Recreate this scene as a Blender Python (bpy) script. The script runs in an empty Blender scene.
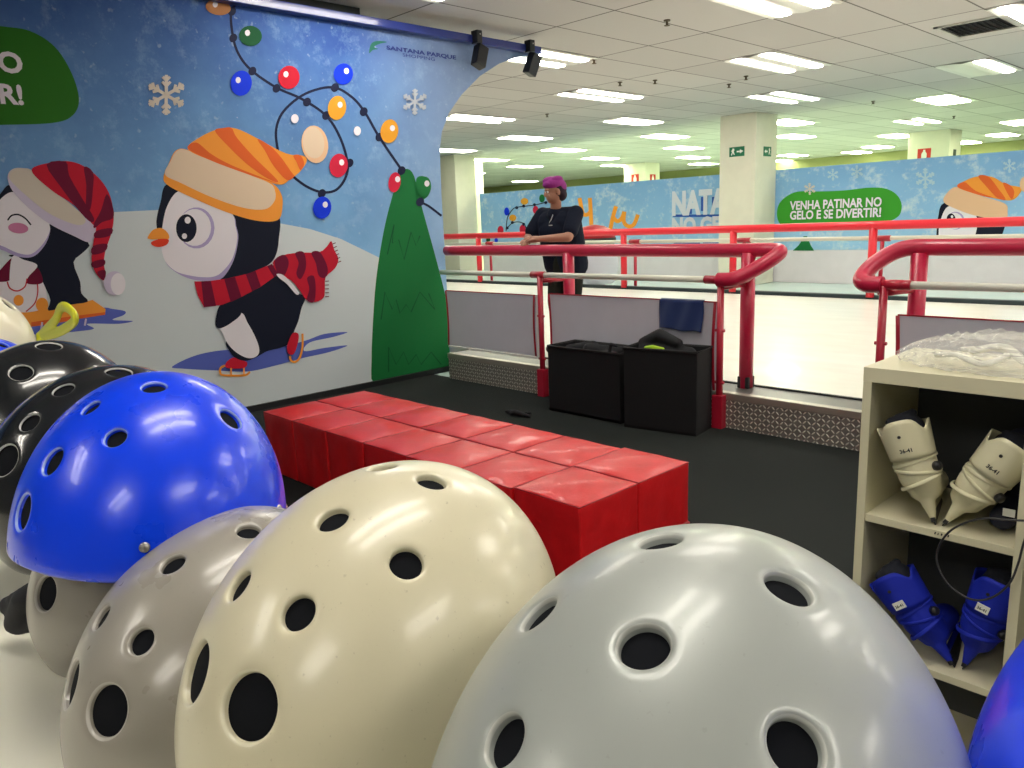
import bpy, bmesh, math, random
from mathutils import Vector, Matrix, Euler
from mathutils.geometry import delaunay_2d_cdt
random.seed(4)
R = math.radians
sc = bpy.context.scene
col = sc.collection

# ------------------------------------------------------------------ camera
F, YAW, PIT, ROL, H = 777.4, R(46.366), R(11.784), R(2.348), 1.5
def cam_rows():
    cy, sy, cp, sp, cr, sr = math.cos(YAW), math.sin(YAW), math.cos(PIT), math.sin(PIT), math.cos(ROL), math.sin(ROL)
    r0 = Matrix(((cy, sy, 0), (0, 0, -1), (-sy, cy, 0)))
    rp = Matrix(((1, 0, 0), (0, cp, -sp), (0, sp, cp)))
    rr = Matrix(((cr, sr, 0), (-sr, cr, 0), (0, 0, 1)))
    return rr @ rp @ r0
CM = cam_rows()
EYE = Vector((0, 0, H))
def ray(x, y):
    return CM.transposed() @ Vector(((x - 512) / F, (y - 384) / F, 1.0))
def on_x(x, y, X):
    d = ray(x, y); return EYE + d * (X / d.x)
def on_y(x, y, Y):
    d = ray(x, y); return EYE + d * (Y / d.y)
def on_z(x, y, Z):
    d = ray(x, y); return EYE + d * ((Z - H) / d.z)
def to_px(v):
    q = CM @ (Vector(v) - EYE)
    if q.z <= 0.05: return None
    return (512 + F * q.x / q.z, 384 + F * q.y / q.z)

cd = bpy.data.cameras.new('camera'); cam = bpy.data.objects.new('camera', cd); col.objects.link(cam)
cd.sensor_width = 36; cd.lens = F * 36 / 1024; cd.clip_start = 0.02; cd.clip_end = 200
m = Matrix((CM[0], -CM[1], -CM[2])).transposed().to_4x4(); m.translation = EYE
cam.matrix_world = m
sc.camera = cam
sc.view_settings.view_transform = 'Standard'; sc.view_settings.look = 'None'
sc.view_settings.gamma = 1; sc.view_settings.use_curve_mapping = False
sc.view_settings.exposure = 0.0

# ------------------------------------------------------------------ materials
MATS = {}
def mat(name, color, rough=0.5, metal=0.0, coat=0.0, emit=None, strength=0.0, spec=0.5, trans=0.0, alpha=1.0, sheen=0.0):
    if name in MATS: return MATS[name]
    m_ = bpy.data.materials.new(name); m_.use_nodes = True
    b = m_.node_tree.nodes['Principled BSDF']
    b.inputs['Base Color'].default_value = (*color, 1)
    b.inputs['Roughness'].default_value = rough
    b.inputs['Metallic'].default_value = metal
    b.inputs['Coat Weight'].default_value = coat
    b.inputs['Coat Roughness'].default_value = 0.06
    b.inputs['Specular IOR Level'].default_value = spec
    b.inputs['Transmission Weight'].default_value = trans
    b.inputs['Alpha'].default_value = alpha
    b.inputs['Sheen Weight'].default_value = sheen
    if emit:
        b.inputs['Emission Color'].default_value = (*emit, 1)
        b.inputs['Emission Strength'].default_value = strength
    m_.diffuse_color = (*color, 1)
    MATS[name] = m_
    return m_
class NT:
    """small helper for building node trees"""
    def __init__(s, m_): s.t = m_.node_tree; s.b = s.t.nodes['Principled BSDF']
    def n(s, typ, **kw):
        nd = s.t.nodes.new(typ)
        for k, v in kw.items(): setattr(nd, k, v)
        return nd
    def link(s, a, b): s.t.links.new(a, b)
    def coord(s, kind='Object', scale=(1, 1, 1), rot=(0, 0, 0)):
        tc = s.n('ShaderNodeTexCoord'); mp = s.n('ShaderNodeMapping')
        mp.inputs['Scale'].default_value = scale; mp.inputs['Rotation'].default_value = rot
        s.link(tc.outputs[kind], mp.inputs['Vector']); return mp.outputs['Vector']
    def noise(s, vec, scale, detail=3, rough=0.55):
        nd = s.n('ShaderNodeTexNoise'); nd.inputs['Scale'].default_value = scale
        nd.inputs['Detail'].default_value = detail; nd.inputs['Roughness'].default_value = rough
        s.link(vec, nd.inputs['Vector']); return nd.outputs['Fac']
    def ramp(s, fac, stops, interp='LINEAR'):
        nd = s.n('ShaderNodeValToRGB'); cr = nd.color_ramp; cr.interpolation = interp
        while len(cr.elements) < len(stops): cr.elements.new(0.5)
        for e, (p, c) in zip(cr.elements, stops):
            e.position = p; e.color = (*c, 1) if len(c) == 3 else c
        s.link(fac, nd.inputs['Fac']); return nd.outputs['Color']
    def math(s, op, a, b=None, clamp=False):
        nd = s.n('ShaderNodeMath', operation=op); nd.use_clamp = clamp
        for i, v in enumerate((a, b)):
            if v is None: continue
            if isinstance(v, (int, float)): nd.inputs[i].default_value = v
            else: s.link(v, nd.inputs[i])
        return nd.outputs[0]
    def mix(s, fac, a, b, blend='MIX'):
        nd = s.n('ShaderNodeMix', data_type='RGBA', blend_type=blend)
        for i, v in ((0, fac), (6, a), (7, b)):
            if isinstance(v, (int, float)): nd.inputs[i].default_value = v
            elif isinstance(v, tuple): nd.inputs[i].default_value = (*v, 1)
            else: s.link(v, nd.inputs[i])
        return nd.outputs[2]
    def bump(s, h, strength=0.3, dist=0.01):
        nd = s.n('ShaderNodeBump'); nd.inputs['Strength'].default_value = strength
        nd.inputs['Distance'].default_value = dist
        s.link(h, nd.inputs['Height']); s.link(nd.outputs[0], s.b.inputs['Normal'])

# ------------------------------------------------------------------ geometry helpers
def to_obj(name, me, mats=(), parent=None, smooth=False, loc=None):
    o = bpy.data.objects.new(name, me); col.objects.link(o)
    for m_ in mats: me.materials.append(m_)
    if smooth:
        for p in me.polygons: p.use_smooth = True
    if parent: o.parent = parent
    if loc is not None: o.location = loc
    return o
def bm_obj(name, bm, mats=(), parent=None, smooth=False, loc=None):
    me = bpy.data.meshes.new(name); bm.normal_update(); bm.to_mesh(me); bm.free()
    if not isinstance(mats, (list, tuple)): mats = (mats,)
    return to_obj(name, me, mats, parent, smooth, loc)
def empty(name, loc=(0, 0, 0), rz=0.0):
    o = bpy.data.objects.new(name, None); col.objects.link(o); o.location = loc
    o.rotation_euler = (0, 0, rz); o.empty_display_size = 0.05; return o
def tag(o, label, cat, group=None, kind=None):
    o['label'] = label; o['category'] = cat
    if group: o['group'] = group
    if kind: o['kind'] = kind
    return o
def structure(o, label=None):
    o['kind'] = 'structure'
    if label: o['label'] = label
    return o
def copy_tree(o, parent=None):
    c = o.copy(); col.objects.link(c)
    if parent: c.parent = parent
    for ch in list(o.children): copy_tree(ch, c)
    return c
def box(bm, x0, x1, y0, y1, z0, z1, mi=0, bevel=0.0, seg=2):
    vs = [bm.verts.new((x, y, z)) for x in (x0, x1) for y in (y0, y1) for z in (z0, z1)]
    idx = [(0, 1, 3, 2), (4, 6, 7, 5), (0, 4, 5, 1), (2, 3, 7, 6), (0, 2, 6, 4), (1, 5, 7, 3)]
    fs = [bm.faces.new([vs[i] for i in f]) for f in idx]
    for f in fs: f.material_index = mi
    if bevel > 0:
        es = list({e for f in fs for e in f.edges})
        bmesh.ops.bevel(bm, geom=es, offset=bevel, segments=seg, profile=0.6, affect='EDGES', clamp_overlap=True)
    return vs
def frame_at(t, up=Vector((0, 0, 1))):
    t = t.normalized()
    if abs(t.dot(up)) > 0.98: up = Vector((0, 1, 0))
    a = t.cross(up).normalized(); b = a.cross(t).normalized(); return a, b
def tube(bm, pts, r, seg=16, mi=0, caps=True, rb=None):
    """tube along a polyline; r may be a list; rb optional second radius (flat section)"""
    pts = [Vector(p) for p in pts]; n = len(pts)
    rs = r if isinstance(r, (list, tuple)) else [r] * n
    rings = []; pa = None
    for i, p in enumerate(pts):
        t = (pts[min(i + 1, n - 1)] - pts[max(i - 1, 0)])
        if t.length < 1e-9: t = Vector((0, 0, 1))
        t.normalize()
        if pa is None: a, b = frame_at(t)
        else:
            a = pa - t * pa.dot(t)
            a = a.normalized() if a.length > 1e-6 else frame_at(t)[0]
            b = a.cross(t).normalized()
        pa = a
        r1 = rs[i]; r2 = rs[i] if rb is None else rb
        rings.append([bm.verts.new(p + a * (r1 * math.cos(2 * math.pi * k / seg)) + b * (r2 * math.sin(2 * math.pi * k / seg))) for k in range(seg)])
    for i in range(n - 1):
        for k in range(seg):
            f = bm.faces.new((rings[i][k], rings[i][(k + 1) % seg], rings[i + 1][(k + 1) % seg], rings[i + 1][k]))
            f.material_index = mi; f.smooth = True
    if caps:
        for rg in (rings[0][::-1], rings[-1]):
            f = bm.faces.new(rg); f.material_index = mi
    return rings
def smooth_path(pts, n=6, closed=False):
    P = [Vector(p) for p in pts]; out = []; N = len(P)
    rng = range(N) if closed else range(N - 1)
    for i in rng:
        if closed: p0, p1, p2, p3 = P[(i - 1) % N], P[i], P[(i + 1) % N], P[(i + 2) % N]
        else: p0, p1, p2, p3 = P[max(i - 1, 0)], P[i], P[i + 1], P[min(i + 2, N - 1)]
        for k in range(n):
            t = k / n
            out.append(0.5 * ((2 * p1) + (p2 - p0) * t + (2 * p0 - 5 * p1 + 4 * p2 - p3) * t * t + (3 * p1 - p0 - 3 * p2 + p3) * t ** 3))
    if not closed: out.append(P[-1])
    return out
def fix_normals(bm): bmesh.ops.recalc_face_normals(bm, faces=bm.faces[:])
def ellipsoid(bm, c, rad, rot=None, seg=24, rings=14):
    mtx = Matrix.Translation(Vector(c)) @ (rot.to_matrix().to_4x4() if rot else Matrix.Identity(4)) @ Matrix.Diagonal((*rad, 1))
    return bmesh.ops.create_uvsphere(bm, u_segments=seg, v_segments=rings, radius=1.0, matrix=mtx)
def capsule(bm, a, b, ra, rb, seg=16):
    a, b = Vector(a), Vector(b); L = (b - a).length
    if L < 1e-6: return
    t = (b - a) / L; pts = []; rs = []
    for k in range(5):
        th = math.pi / 2 * (1 - k / 4); pts.append(a - t * ra * math.sin(th)); rs.append(max(ra * math.cos(th), ra * 0.03))
    for k in range(5):
        th = math.pi / 2 * (k / 4); pts.append(b + t * rb * math.sin(th)); rs.append(max(rb * math.cos(th), rb * 0.03))
    tube(bm, pts, rs, seg)
def remeshed(bm, voxel=0.006, smooth_it=4):
    """fuse everything in bm into one continuous surface"""
    me = bpy.data.meshes.new('tmp'); bm.to_mesh(me); bm.free()
    o = bpy.data.objects.new('tmp', me); col.objects.link(o)
    r_ = o.modifiers.new('r', 'REMESH'); r_.mode = 'VOXEL'; r_.voxel_size = voxel
    if smooth_it:
        s_ = o.modifiers.new('s', 'SMOOTH'); s_.factor = 0.5; s_.iterations = smooth_it
    dg = bpy.context.evaluated_depsgraph_get(); dg.update()
    out = bpy.data.meshes.new_from_object(o.evaluated_get(dg), depsgraph=dg)
    bpy.data.objects.remove(o); bpy.data.meshes.remove(me)
    for p in out.polygons: p.use_smooth = True
    return out
def text_mesh(s, size, bold=0.0, extrude=0.0, align='LEFT'):
    cu = bpy.data.curves.new('txt', 'FONT'); cu.body = s; cu.size = size; cu.offset = bold
    cu.extrude = extrude; cu.align_x = align; cu.resolution_u = 3
    o = bpy.data.objects.new('tmp', cu); col.objects.link(o)
    dg = bpy.context.evaluated_depsgraph_get(); dg.update()
    me = bpy.data.meshes.new_from_object(o.evaluated_get(dg), depsgraph=dg)
    bpy.data.objects.remove(o); bpy.data.curves.remove(cu)
    return me

# ------------------------------------------------------------------ room materials
def m_ceiling():
    m_ = mat('ceiling_tile', (.6, .58, .54), 0.9); k = NT(m_)
    sx = k.n('ShaderNodeSeparateXYZ'); k.link(k.coord('Object'), sx.inputs[0])
    def lines(out, o0, d, w):
        f = k.math('FRACT', k.math('DIVIDE', k.math('SUBTRACT', out, o0), d))
        a = k.math('LESS_THAN', f, w / d); b = k.math('GREATER_THAN', f, 1 - w / d)
        return k.math('MAXIMUM', a, b), k.math('FLOOR', k.math('DIVIDE', k.math('SUBTRACT', out, o0), d))
    lx, ix = lines(sx.outputs[0], CX0, CDX, .010); ly, iy = lines(sx.outputs[1], CY0, CDY, .012)
    cb = k.n('ShaderNodeCombineXYZ'); k.link(ix, cb.inputs[0]); k.link(iy, cb.inputs[1])
    wn = k.n('ShaderNodeTexWhiteNoise', noise_dimensions='2D'); k.link(cb.outputs[0], wn.inputs['Vector'])
    base = k.ramp(wn.outputs['Value'], [(0, (.52, .50, .48)), (1, (.60, .58, .555))])
    spk = k.noise(k.coord('Object'), 60, 2)
    base = k.mix(k.math('MULTIPLY', spk, .2), base, (.46, .44, .42))
    ln = k.math('MAXIMUM', lx, ly)
    k.link(k.mix(ln, base, (.16, .15, .14)), k.b.inputs['Base Color'])
    return m_
CX0, CDX, CY0, CDY, CZ = -5.045, .763, 6.38, 1.59, 3.45
def m_carpet():
    m_ = mat('carpet', (.02, .022, .022), 0.95, spec=0.2); k = NT(m_)
    v = k.coord('Object'); n1 = k.noise(v, 220, 3); n2 = k.noise(v, 3, 3)
    c = k.mix(n1, (.006, .008, .008), (.028, .032, .030)); c = k.mix(k.math('MULTIPLY', n2, .35), c, (.018, .026, .024))
    k.link(c, k.b.inputs['Base Color']); k.bump(n1, .5, .004); return m_
def m_ice():
    m_ = mat('ice', (.8, .8, .72), 0.35, coat=.2); k = NT(m_)
    v = k.coord('Object', scale=(1, 3, 1)); n = k.noise(v, 1.3, 5, .6)
    k.link(k.ramp(n, [(.3, (.80, .80, .72)), (.7, (.90, .90, .82))]), k.b.inputs['Base Color']); return m_
def m_pale_floor():
    m_ = mat('pale_floor', (.45, .62, .62), .25); k = NT(m_)
    n = k.noise(k.coord('Object'), 2, 3)
    k.link(k.ramp(n, [(.3, (.66, .84, .80)), (.7, (.74, .90, .84))]), k.b.inputs['Base Color']); return m_
def m_paint(name, c, amount=.06, rough=.6):
    m_ = mat(name, c, rough); k = NT(m_); n = k.noise(k.coord('Object'), 4, 4)
    k.link(k.ramp(n, [(.3, tuple(x * (1 - amount) for x in c)), (.7, c)]), k.b.inputs['Base Color']); return m_
def m_diamond():
    m_ = mat('diamond_plate', (.42, .41, .39), .42, metal=.55); k = NT(m_)
    v = k.coord('Object', scale=(1, 1, 1), rot=(0, R(45), 0))
    sx = k.n('ShaderNodeSeparateXYZ'); k.link(v, sx.inputs[0])
    def cell(o, d, s=0.0): return k.math('FRACT', k.math('ADD', k.math('DIVIDE', o, d), s))
    def bar(a, b, d, s):
        u = k.math('ABSOLUTE', k.math('SUBTRACT', cell(a, d, s), .5)); w = k.math('ABSOLUTE', k.math('SUBTRACT', cell(b, d, s), .5))
        return k.math('SUBTRACT', 1.0, k.math('ADD', k.math('MULTIPLY', k.math('MULTIPLY', u, u), 5.5), k.math('MULTIPLY', k.math('MULTIPLY', w, w), 60)), clamp=True)
    h = k.math('MAXIMUM', bar(sx.outputs[0], sx.outputs[2], .045, 0.0), bar(sx.outputs[2], sx.outputs[0], .045, 0.5))
    k.link(k.ramp(h, [(.0, (.30, .29, .26)), (.25, (.36, .35, .31)), (.7, (.88, .86, .76))]), k.b.inputs['Base Color'])
    k.bump(h, .9, .004); return m_

def m_print_sky(name, axis, o0, length, z0, z1, a, b, grain=9.0, fk=.30):
    """printed snowy sky: a blue gradient with pale painterly flecks"""
    m_ = mat(name, a, .6, spec=.15); k = NT(m_); v = k.coord('Object')
    sx = k.n('ShaderNodeSeparateXYZ'); k.link(v, sx.inputs[0])
    g = k.math('DIVIDE', k.math('SUBTRACT', sx.outputs[2], z0), z1 - z0, clamp=True)
    n = k.noise(v, 1.4, 5, .65); g2 = k.math('ADD', g, k.math('MULTIPLY', k.math('SUBTRACT', n, .5), .55), clamp=True)
    base = k.ramp(g2, [(0, b), (.45, tuple((p + q) / 2 for p, q in zip(a, b))), (1, a)])
    n2 = k.noise(v, grain, 6, .75); fl = k.ramp(n2, [(.52, (0, 0, 0)), (.70, (1, 1, 1))])
    base = k.mix(k.math('MULTIPLY', fl, fk), base, (.42 + (fk > .4) * .3, .62 + (fk > .4) * .2, .82))
    n3 = k.noise(v, grain * 3.2, 2, .5); f3 = k.ramp(n3, [(.66, (0, 0, 0)), (.74, (1, 1, 1))])
    base = k.mix(k.math('MULTIPLY', f3, .28), base, (.60, .72, .76))
    if name == 'backdrop_sky':   # base colour pales to grey-lilac towards the arched edge
        base = k.mix(k.math('MULTIPLY', k.math('DIVIDE', k.math('SUBTRACT', sx.outputs[1], 4.1), 1.3, clamp=True), .6), base, (.36, .47, .66))
    k.link(base, k.b.inputs['Base Color']); return m_

# ------------------------------------------------------------------ the room
def slab(name, x0, x1, y0, y1, z0, z1, m_):
    bm = bmesh.new(); box(bm, x0, x1, y0, y1, z0, z1); fix_normals(bm)
    return structure(bm_obj(name, bm, m_))
XL, XR, YB, YF = -44.0, 7.0, -5.0, 30.5
cream = m_paint('cream_paint', (.78, .76, .62))
slab('floor', XL, XR, YB, 4.83, -.12, 0, m_carpet())
slab('floor_hall', XL, XR, 4.83, YF, -.12, -.004, m_pale_floor())
slab('ceiling', XL, XR, YB, YF, CZ, CZ + .1, m_ceiling())
slab('wall_far', XL, XR, YF, YF + .1, 0, CZ, m_paint('olive_paint', (.30, .32, .12)))
slab('wall_left', XL - .1, XL, YB, YF, 0, CZ, cream)
dimw = m_paint('grey_paint', (.22, .21, .20))
slab('wall_right', XR, XR + .1, YB, YF, 0, CZ, dimw)
slab('wall_back', XL, XR, YB - .1, YB, 0, CZ, dimw)

slab('trim_5', -7.6, -6.36, -3.2, 4.35, 3.30, CZ - .001, mat('bulkhead_dark', (.03, .035, .03), .8))
# ceiling lights: recessed trays, two tubes each, in a staggered grid
tube_white = mat('tube_light', (1, 1, 1), .5, emit=(1.0, .94, .84), strength=15.0)
tube_green = mat('tube_light_greenish', (1, 1, 1), .5, emit=(.94, 1.0, .74), strength=15.0)
tray_m = mat('tray_white', (.75, .74, .68), .35); dark_m = mat('tray_shadow_grey', (.16, .16, .16), .6)
ORD = ['first', 'second', 'third', 'fourth', 'fifth', 'sixth', 'seventh', 'eighth', 'ninth', 'tenth', 'eleventh', 'twelfth', 'thirteenth', 'fourteenth', 'fifteenth', 'sixteenth', 'seventeenth', 'eighteenth', 'nineteenth', 'twentieth']
def light_meshes(em):
    w, l = CDX, CDY
    bm = bmesh.new()   # tray: sloping reflector wings around two channels, sits flush in the grid
    prof = [(-w / 2, 0), (-w / 2 + .03, -.012), (-.30, .0), (-.10, -.004), (-.02, -.016), (.02, -.016), (.10, -.004), (.30, 0), (w / 2 - .03, -.012), (w / 2, 0)]
    ra = [bm.verts.new((x, -l / 2, z - .004)) for x, z in prof]; rb = [bm.verts.new((x, l / 2, z - .004)) for x, z in prof]
    for i in range(len(prof) - 1): bm.faces.new((ra[i], ra[i + 1], rb[i + 1], rb[i]))
    fix_normals(bm)
    me_t = bpy.data.meshes.new('tray'); bm.to_mesh(me_t); bm.free(); me_t.materials.append(tray_m)
    bm = bmesh.new(); tube(bm, [(0, -l / 2 + .05, 0), (0, l / 2 - .05, 0)], .075, 12, rb=.008)
    me_l = bpy.data.meshes.new('lamp_tube'); bm.to_mesh(me_l); bm.free(); me_l.materials.append(em)
    return me_t, me_l
LM = {'w': light_meshes(tube_white), 'g': light_meshes(tube_green)}
def diffuser(em):
    bm = bmesh.new(); box(bm, -CDX / 2 + .11, CDX / 2 - .11, -CDY / 2 + .14, CDY / 2 - .14, -.012, .0, bevel=.004)
    fix_normals(bm); me = bpy.data.meshes.new('diffuser'); bm.to_mesh(me); bm.free(); me.materials.append(em); return me
DM = {'w': diffuser(mat('diffuser_light', (1, 1, 1), .5, emit=(1.0, .95, .80), strength=7.5)), 'g': diffuser(mat('diffuser_light_greenish', (1, 1, 1), .5, emit=(.94, 1.0, .66), strength=17.0))}
def ceiling_light(i, j, kind='w', tubes=(1, 1)):
    cx, cy = CX0 + CDX * (i + .5), CY0 + CDY * (j + .5)
    root = empty('ceiling_light', (cx, cy, CZ - .005))
    t, l = LM[kind]
    to_t = bpy.data.objects.new('tray', t); col.objects.link(to_t); to_t.parent = root
    if tubes == 'panel':
        o = bpy.data.objects.new('diffuser', DM[kind]); col.objects.link(o); o.parent = root; o.location = (0, 0, -.014); return root, cx, cy
    for s, on in zip((-1, 1), tubes):
        if on:
            o = bpy.data.objects.new('lamp_tube', l); col.objects.link(o); o.parent = root; o.location = (s * .2, 0, -.016)
    return root, cx, cy
rows = {}
for j in range(-6, 13, 2):
    for i in range(-44, 16):
        if i % 4 != (3 if j % 4 == 2 else 1): continue
        cx, cy = CX0 + CDX * (i + .5), CY0 + CDY * (j + .5)
        if not (XL + .5 < cx < XR - .5 and YB + 1 < cy < YF - 1): continue
        if cx < -6.3 and cy < 5.2: continue
        if j == -4 and not (-2.5 < cx < 3): continue
        if j == -6 and not (-3 < cx < 2): continue
        p = to_px((cx, cy, CZ))
        inview = p and p[0] > 430 and p[0] < 1040 and p[1] > -20
        if not inview and (cy > 14 or cx < -16): continue
        kind = 'g' if cy > 15.5 else 'w'
        tb = (0, 1) if (i, j) == (1, 4) else ('panel' if (j >= 6 or (j == 4 and i <= -7)) else (1, 1))
        if inview and (j >= 6 or tb == 'panel'): continue
        root, _, _ = ceiling_light(i, j, kind, tb)
        rows.setdefault(j, []).append((p[0] if inview else 1e6 + i, root, inview, tb))
for q in ((525.6, 137.5), (634, 121), (665.5, 136), (564, 149.5), (684, 147.5), (600.5, 158), (617, 165), (693, 157), (703.5, 163.5), (525, 166), (488, 159.5), (468, 173), (525, 181), (452, 150), (457, 182),
          (944, 99.5), (918, 121), (897, 135.5), (878, 146.5), (857, 152), (966, 142), (1003, 134.5), (1020, 122), (789, 122), (795, 136), (793, 155), (781, 160.5)):
    w_ = on_z(q[0], q[1], CZ); fi, fj = (w_.x - CX0) / CDX - .5, (w_.y - CY0) / CDY - .5
    tb = (1, 1) if q[0] == 918 else 'panel'
    root, cx, cy = ceiling_light(fi, fj, 'g' if w_.y > 15.5 else 'w', tb)
    rows.setdefault(max(4, 2 * round(fj / 2)), []).append((q[0], root, True, tb))
vis_rows = [j for j in sorted(rows) if any(r[2] for r in rows[j])]
for j in rows:
    for k, (px, root, iv, tb) in enumerate(sorted(rows[j], key=lambda r: r[0])):
        if iv:
            lab = '%s recessed ceiling light, %s from left in %s row from the viewer' % ('bright panel' if tb == 'panel' else 'twin-tube', ORD[k], ORD[vis_rows.index(j)])
            if tb == (0, 1): lab = 'recessed ceiling light with a single lit tube, up near the air vent'
            tag(root, lab, 'ceiling light', 'recessed ceiling lights in view')
        else:
            tag(root, 'twin-tube recessed ceiling light outside the picture', 'ceiling light', 'recessed ceiling lights out of view')

# sprinkler heads
spr_m = mat('brass_dark', (.12, .09, .05), .5, metal=.5)
def sprinkler():
    bm = bmesh.new()
    tube(bm, [(0, 0, 0), (0, 0, -.012)], .035, 14); tube(bm, [(0, 0, -.01), (0, 0, -.05)], .012, 10); tube(bm, [(0, 0, -.05), (0, 0, -.056)], .03, 12)
    return bm_obj('sprinkler', bm, spr_m)
s0 = sprinkler()
SPR = [((655, 80), 'right of the lights by the spotlight beam'), ((667, 20), 'closest to the viewer, left of the front light'),
       ((594, 59), 'just right of the end of the blue beam'), ((620, 82), 'left of centre between two rows of tiles'), ((547, 114), 'farthest left, above the person'),
       ((746, 76), 'beside the big light in front of the pillar'), ((729, 84), 'on the tile corner above the pillar'), ((873, 101), 'left of the bright square light'), ((954, 116), 'behind the bright square light')]
for n, (q, d) in enumerate(SPR):
    o = s0 if n == 0 else s0.copy()
    if n: col.objects.link(o)
    p = on_z(q[0], q[1], CZ); o.location = (p.x, p.y, CZ)
    tag(o, 'small sprinkler head on the ceiling, ' + d, 'sprinkler', 'ceiling sprinklers')

# air vent
def air_vent():
    root = empty('air_vent', (-3.0, 10.4, CZ))
    bm = bmesh.new()
    for a in ((-.38, .38, -.4, -.36), (-.38, .38, .36, .4), (-.38, -.34, -.4, .4), (.34, .38, -.4, .4)): box(bm, a[0], a[1], a[2], a[3], -.02, -.002)
    fix_normals(bm); bm_obj('frame', bm, mat('vent_frame', (.5, .5, .46), .5), root)
    bm = bmesh.new(); box(bm, -.34, .34, -.36, .36, -.006, -.003); fix_normals(bm); bm_obj('backing', bm, mat('vent_black', (.01, .01, .012), .8), root)
    for k in range(11):
        bm = bmesh.new(); x = -.31 + k * .062
        vs = [bm.verts.new(p) for p in ((x, -.36, -.006), (x, .36, -.006), (x + .03, .36, -.028), (x + .03, -.36, -.028))]
        bm.faces.new(vs); vs2 = [bm.verts.new(v.co + Vector((.003, 0, 0))) for v in vs]; bm.faces.new(vs2[::-1])
        fix_normals(bm); bm_obj('slat', bm, mat('vent_slat', (.45, .45, .42), .5), root)
    tag(root, 'slatted dark air vent in the ceiling at the top right', 'air vent')
air_vent()

# ------------------------------------------------------------------ pillars with signs
green_sign = mat('sign_green', (.0, .16, .07), .5); red_sign = mat('sign_red', (.62, .03, .02), .5); white_m = mat('sign_white', (.85, .85, .8), .5)
def pillar(nx, ny, w, d, label):
    """square pillar whose near corner stands at (nx, ny)"""
    bm = bmesh.new(); box(bm, nx - w, nx, ny, ny + d, 0, CZ, bevel=.01); fix_normals(bm)
    root = bm_obj('pillar', bm, cream)
    tag(root, label, 'pillar'); return root
def sign_face(name, pos, w, h, back, marks, facing, label, cat='sign', group=None):
    """flat sign; marks = [(polygon points in 0..1, material)]; facing 'y' looks to -Y, 'x' looks to +X"""
    root = empty(name, pos)
    def P(u, v, dpt):
        if facing == 'y': return Vector(((u - .5) * w, -dpt, (v - .5) * h))
        return Vector((dpt, (u - .5) * w, (v - .5) * h))
    bm = bmesh.new()
    a = [bm.verts.new(P(u, v, .001)) for u, v in ((0, 0), (1, 0), (1, 1), (0, 1))]; b = [bm.verts.new(P(u, v, .012)) for u, v in ((0, 0), (1, 0), (1, 1), (0, 1))]
    bm.faces.new(a); bm.faces.new(b)
    for i in range(4): bm.faces.new((a[i], a[(i + 1) % 4], b[(i + 1) % 4], b[i]))
    fix_normals(bm); bm_obj('plate', bm, back, root)
    bm = bmesh.new()
    for pl, mi in marks:
        bm.faces.new([bm.verts.new(P(u, v, .0135)) for u, v in pl])
    bm_obj('symbol', bm, white_m, root)
    return tag(root, label, cat, group)
ARROW_R = [((.50, .42), (.72, .42), (.72, .28), (.94, .5), (.72, .72), (.72, .58), (.50, .58))]
RUN = [((.06, .1), (.40, .1), (.40, .9), (.06, .9))]
def arrow(flip=False):
    a = [(u, v) for u, v in ARROW_R[0]]
    if flip: a = [(1 - u, v) for u, v in a]
    return a
def runner(flip=False):
    pts = [(.12, .15), (.18, .15), (.24, .42), (.32, .2), (.38, .2), (.30, .55), (.36, .7), (.30, .86), (.22, .86), (.18, .66), (.10, .6), (.20, .55)]
    if flip: pts = [(1 - u, v) for u, v in pts]
    return pts
P1X, P1Y = -8.24, 14.9
pillar(P1X, P1Y, .82, .86, 'tall cream square pillar with two green exit signs, standing before the banner')
sign_face('exit_sign', (P1X - .42, P1Y, 2.72), .34, .19, green_sign, [(arrow(), 0), (runner(), 0)], 'y', 'green exit sign with running figure and arrow on the left face of the cream pillar', 'exit sign')
sign_face('exit_sign', (P1X, P1Y + .46, 2.70), .30, .19, green_sign, [(arrow(True), 0), (runner(True), 0)], 'x', 'green exit sign on the right face of the cream pillar', 'exit sign')
pillar(-7.35, 23.5, 1.05, .95, 'cream pillar rising behind the banner, left of the orange-hatted penguin print')
pillar(-17.95, 24.4, 1.0, .9, 'cream pillar far behind the banner, right of the person')
pillar(-17.75, 15.0, 1.0, .78, 'cream pillar at the left end of the banner, beside the printed backdrop')
pillar(-19.2, 16.6, 1.0, .8, 'pale pillar farthest left, half hidden by the printed backdrop')
ext = [((.3, .1), (.7, .1), (.7, .6), (.58, .78), (.58, .9), (.42, .9), (.42, .78), (.3, .6))]
def fire(pos, facing, label): sign_face('fire_sign', pos, .34, .34, red_sign, [(ext[0], 0)], facing, label, 'sign')
p = on_y(924, 155, 23.49); fire((p.x, 23.5, p.z), 'y', 'red fire sign on the pillar behind the penguin banner')
p = on_x(951, 153, -7.35); sign_face('fire_sign', (-7.35, 23.95, p.z), .2, .2, mat('sign_dark', (.03, .05, .04), .5), [], 'x', 'small dark sign on the right face of the pillar behind the penguin banner', 'sign')
p = on_y(635, 179, 24.39); fire((p.x, 24.4, p.z), 'y', 'red fire sign with white extinguisher on the far pillar by the orange squiggle')
p = on_x(652, 179, -17.95); fire((-17.95, 24.85, p.z), 'x', 'red fire sign on the right face of the far pillar')

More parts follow.
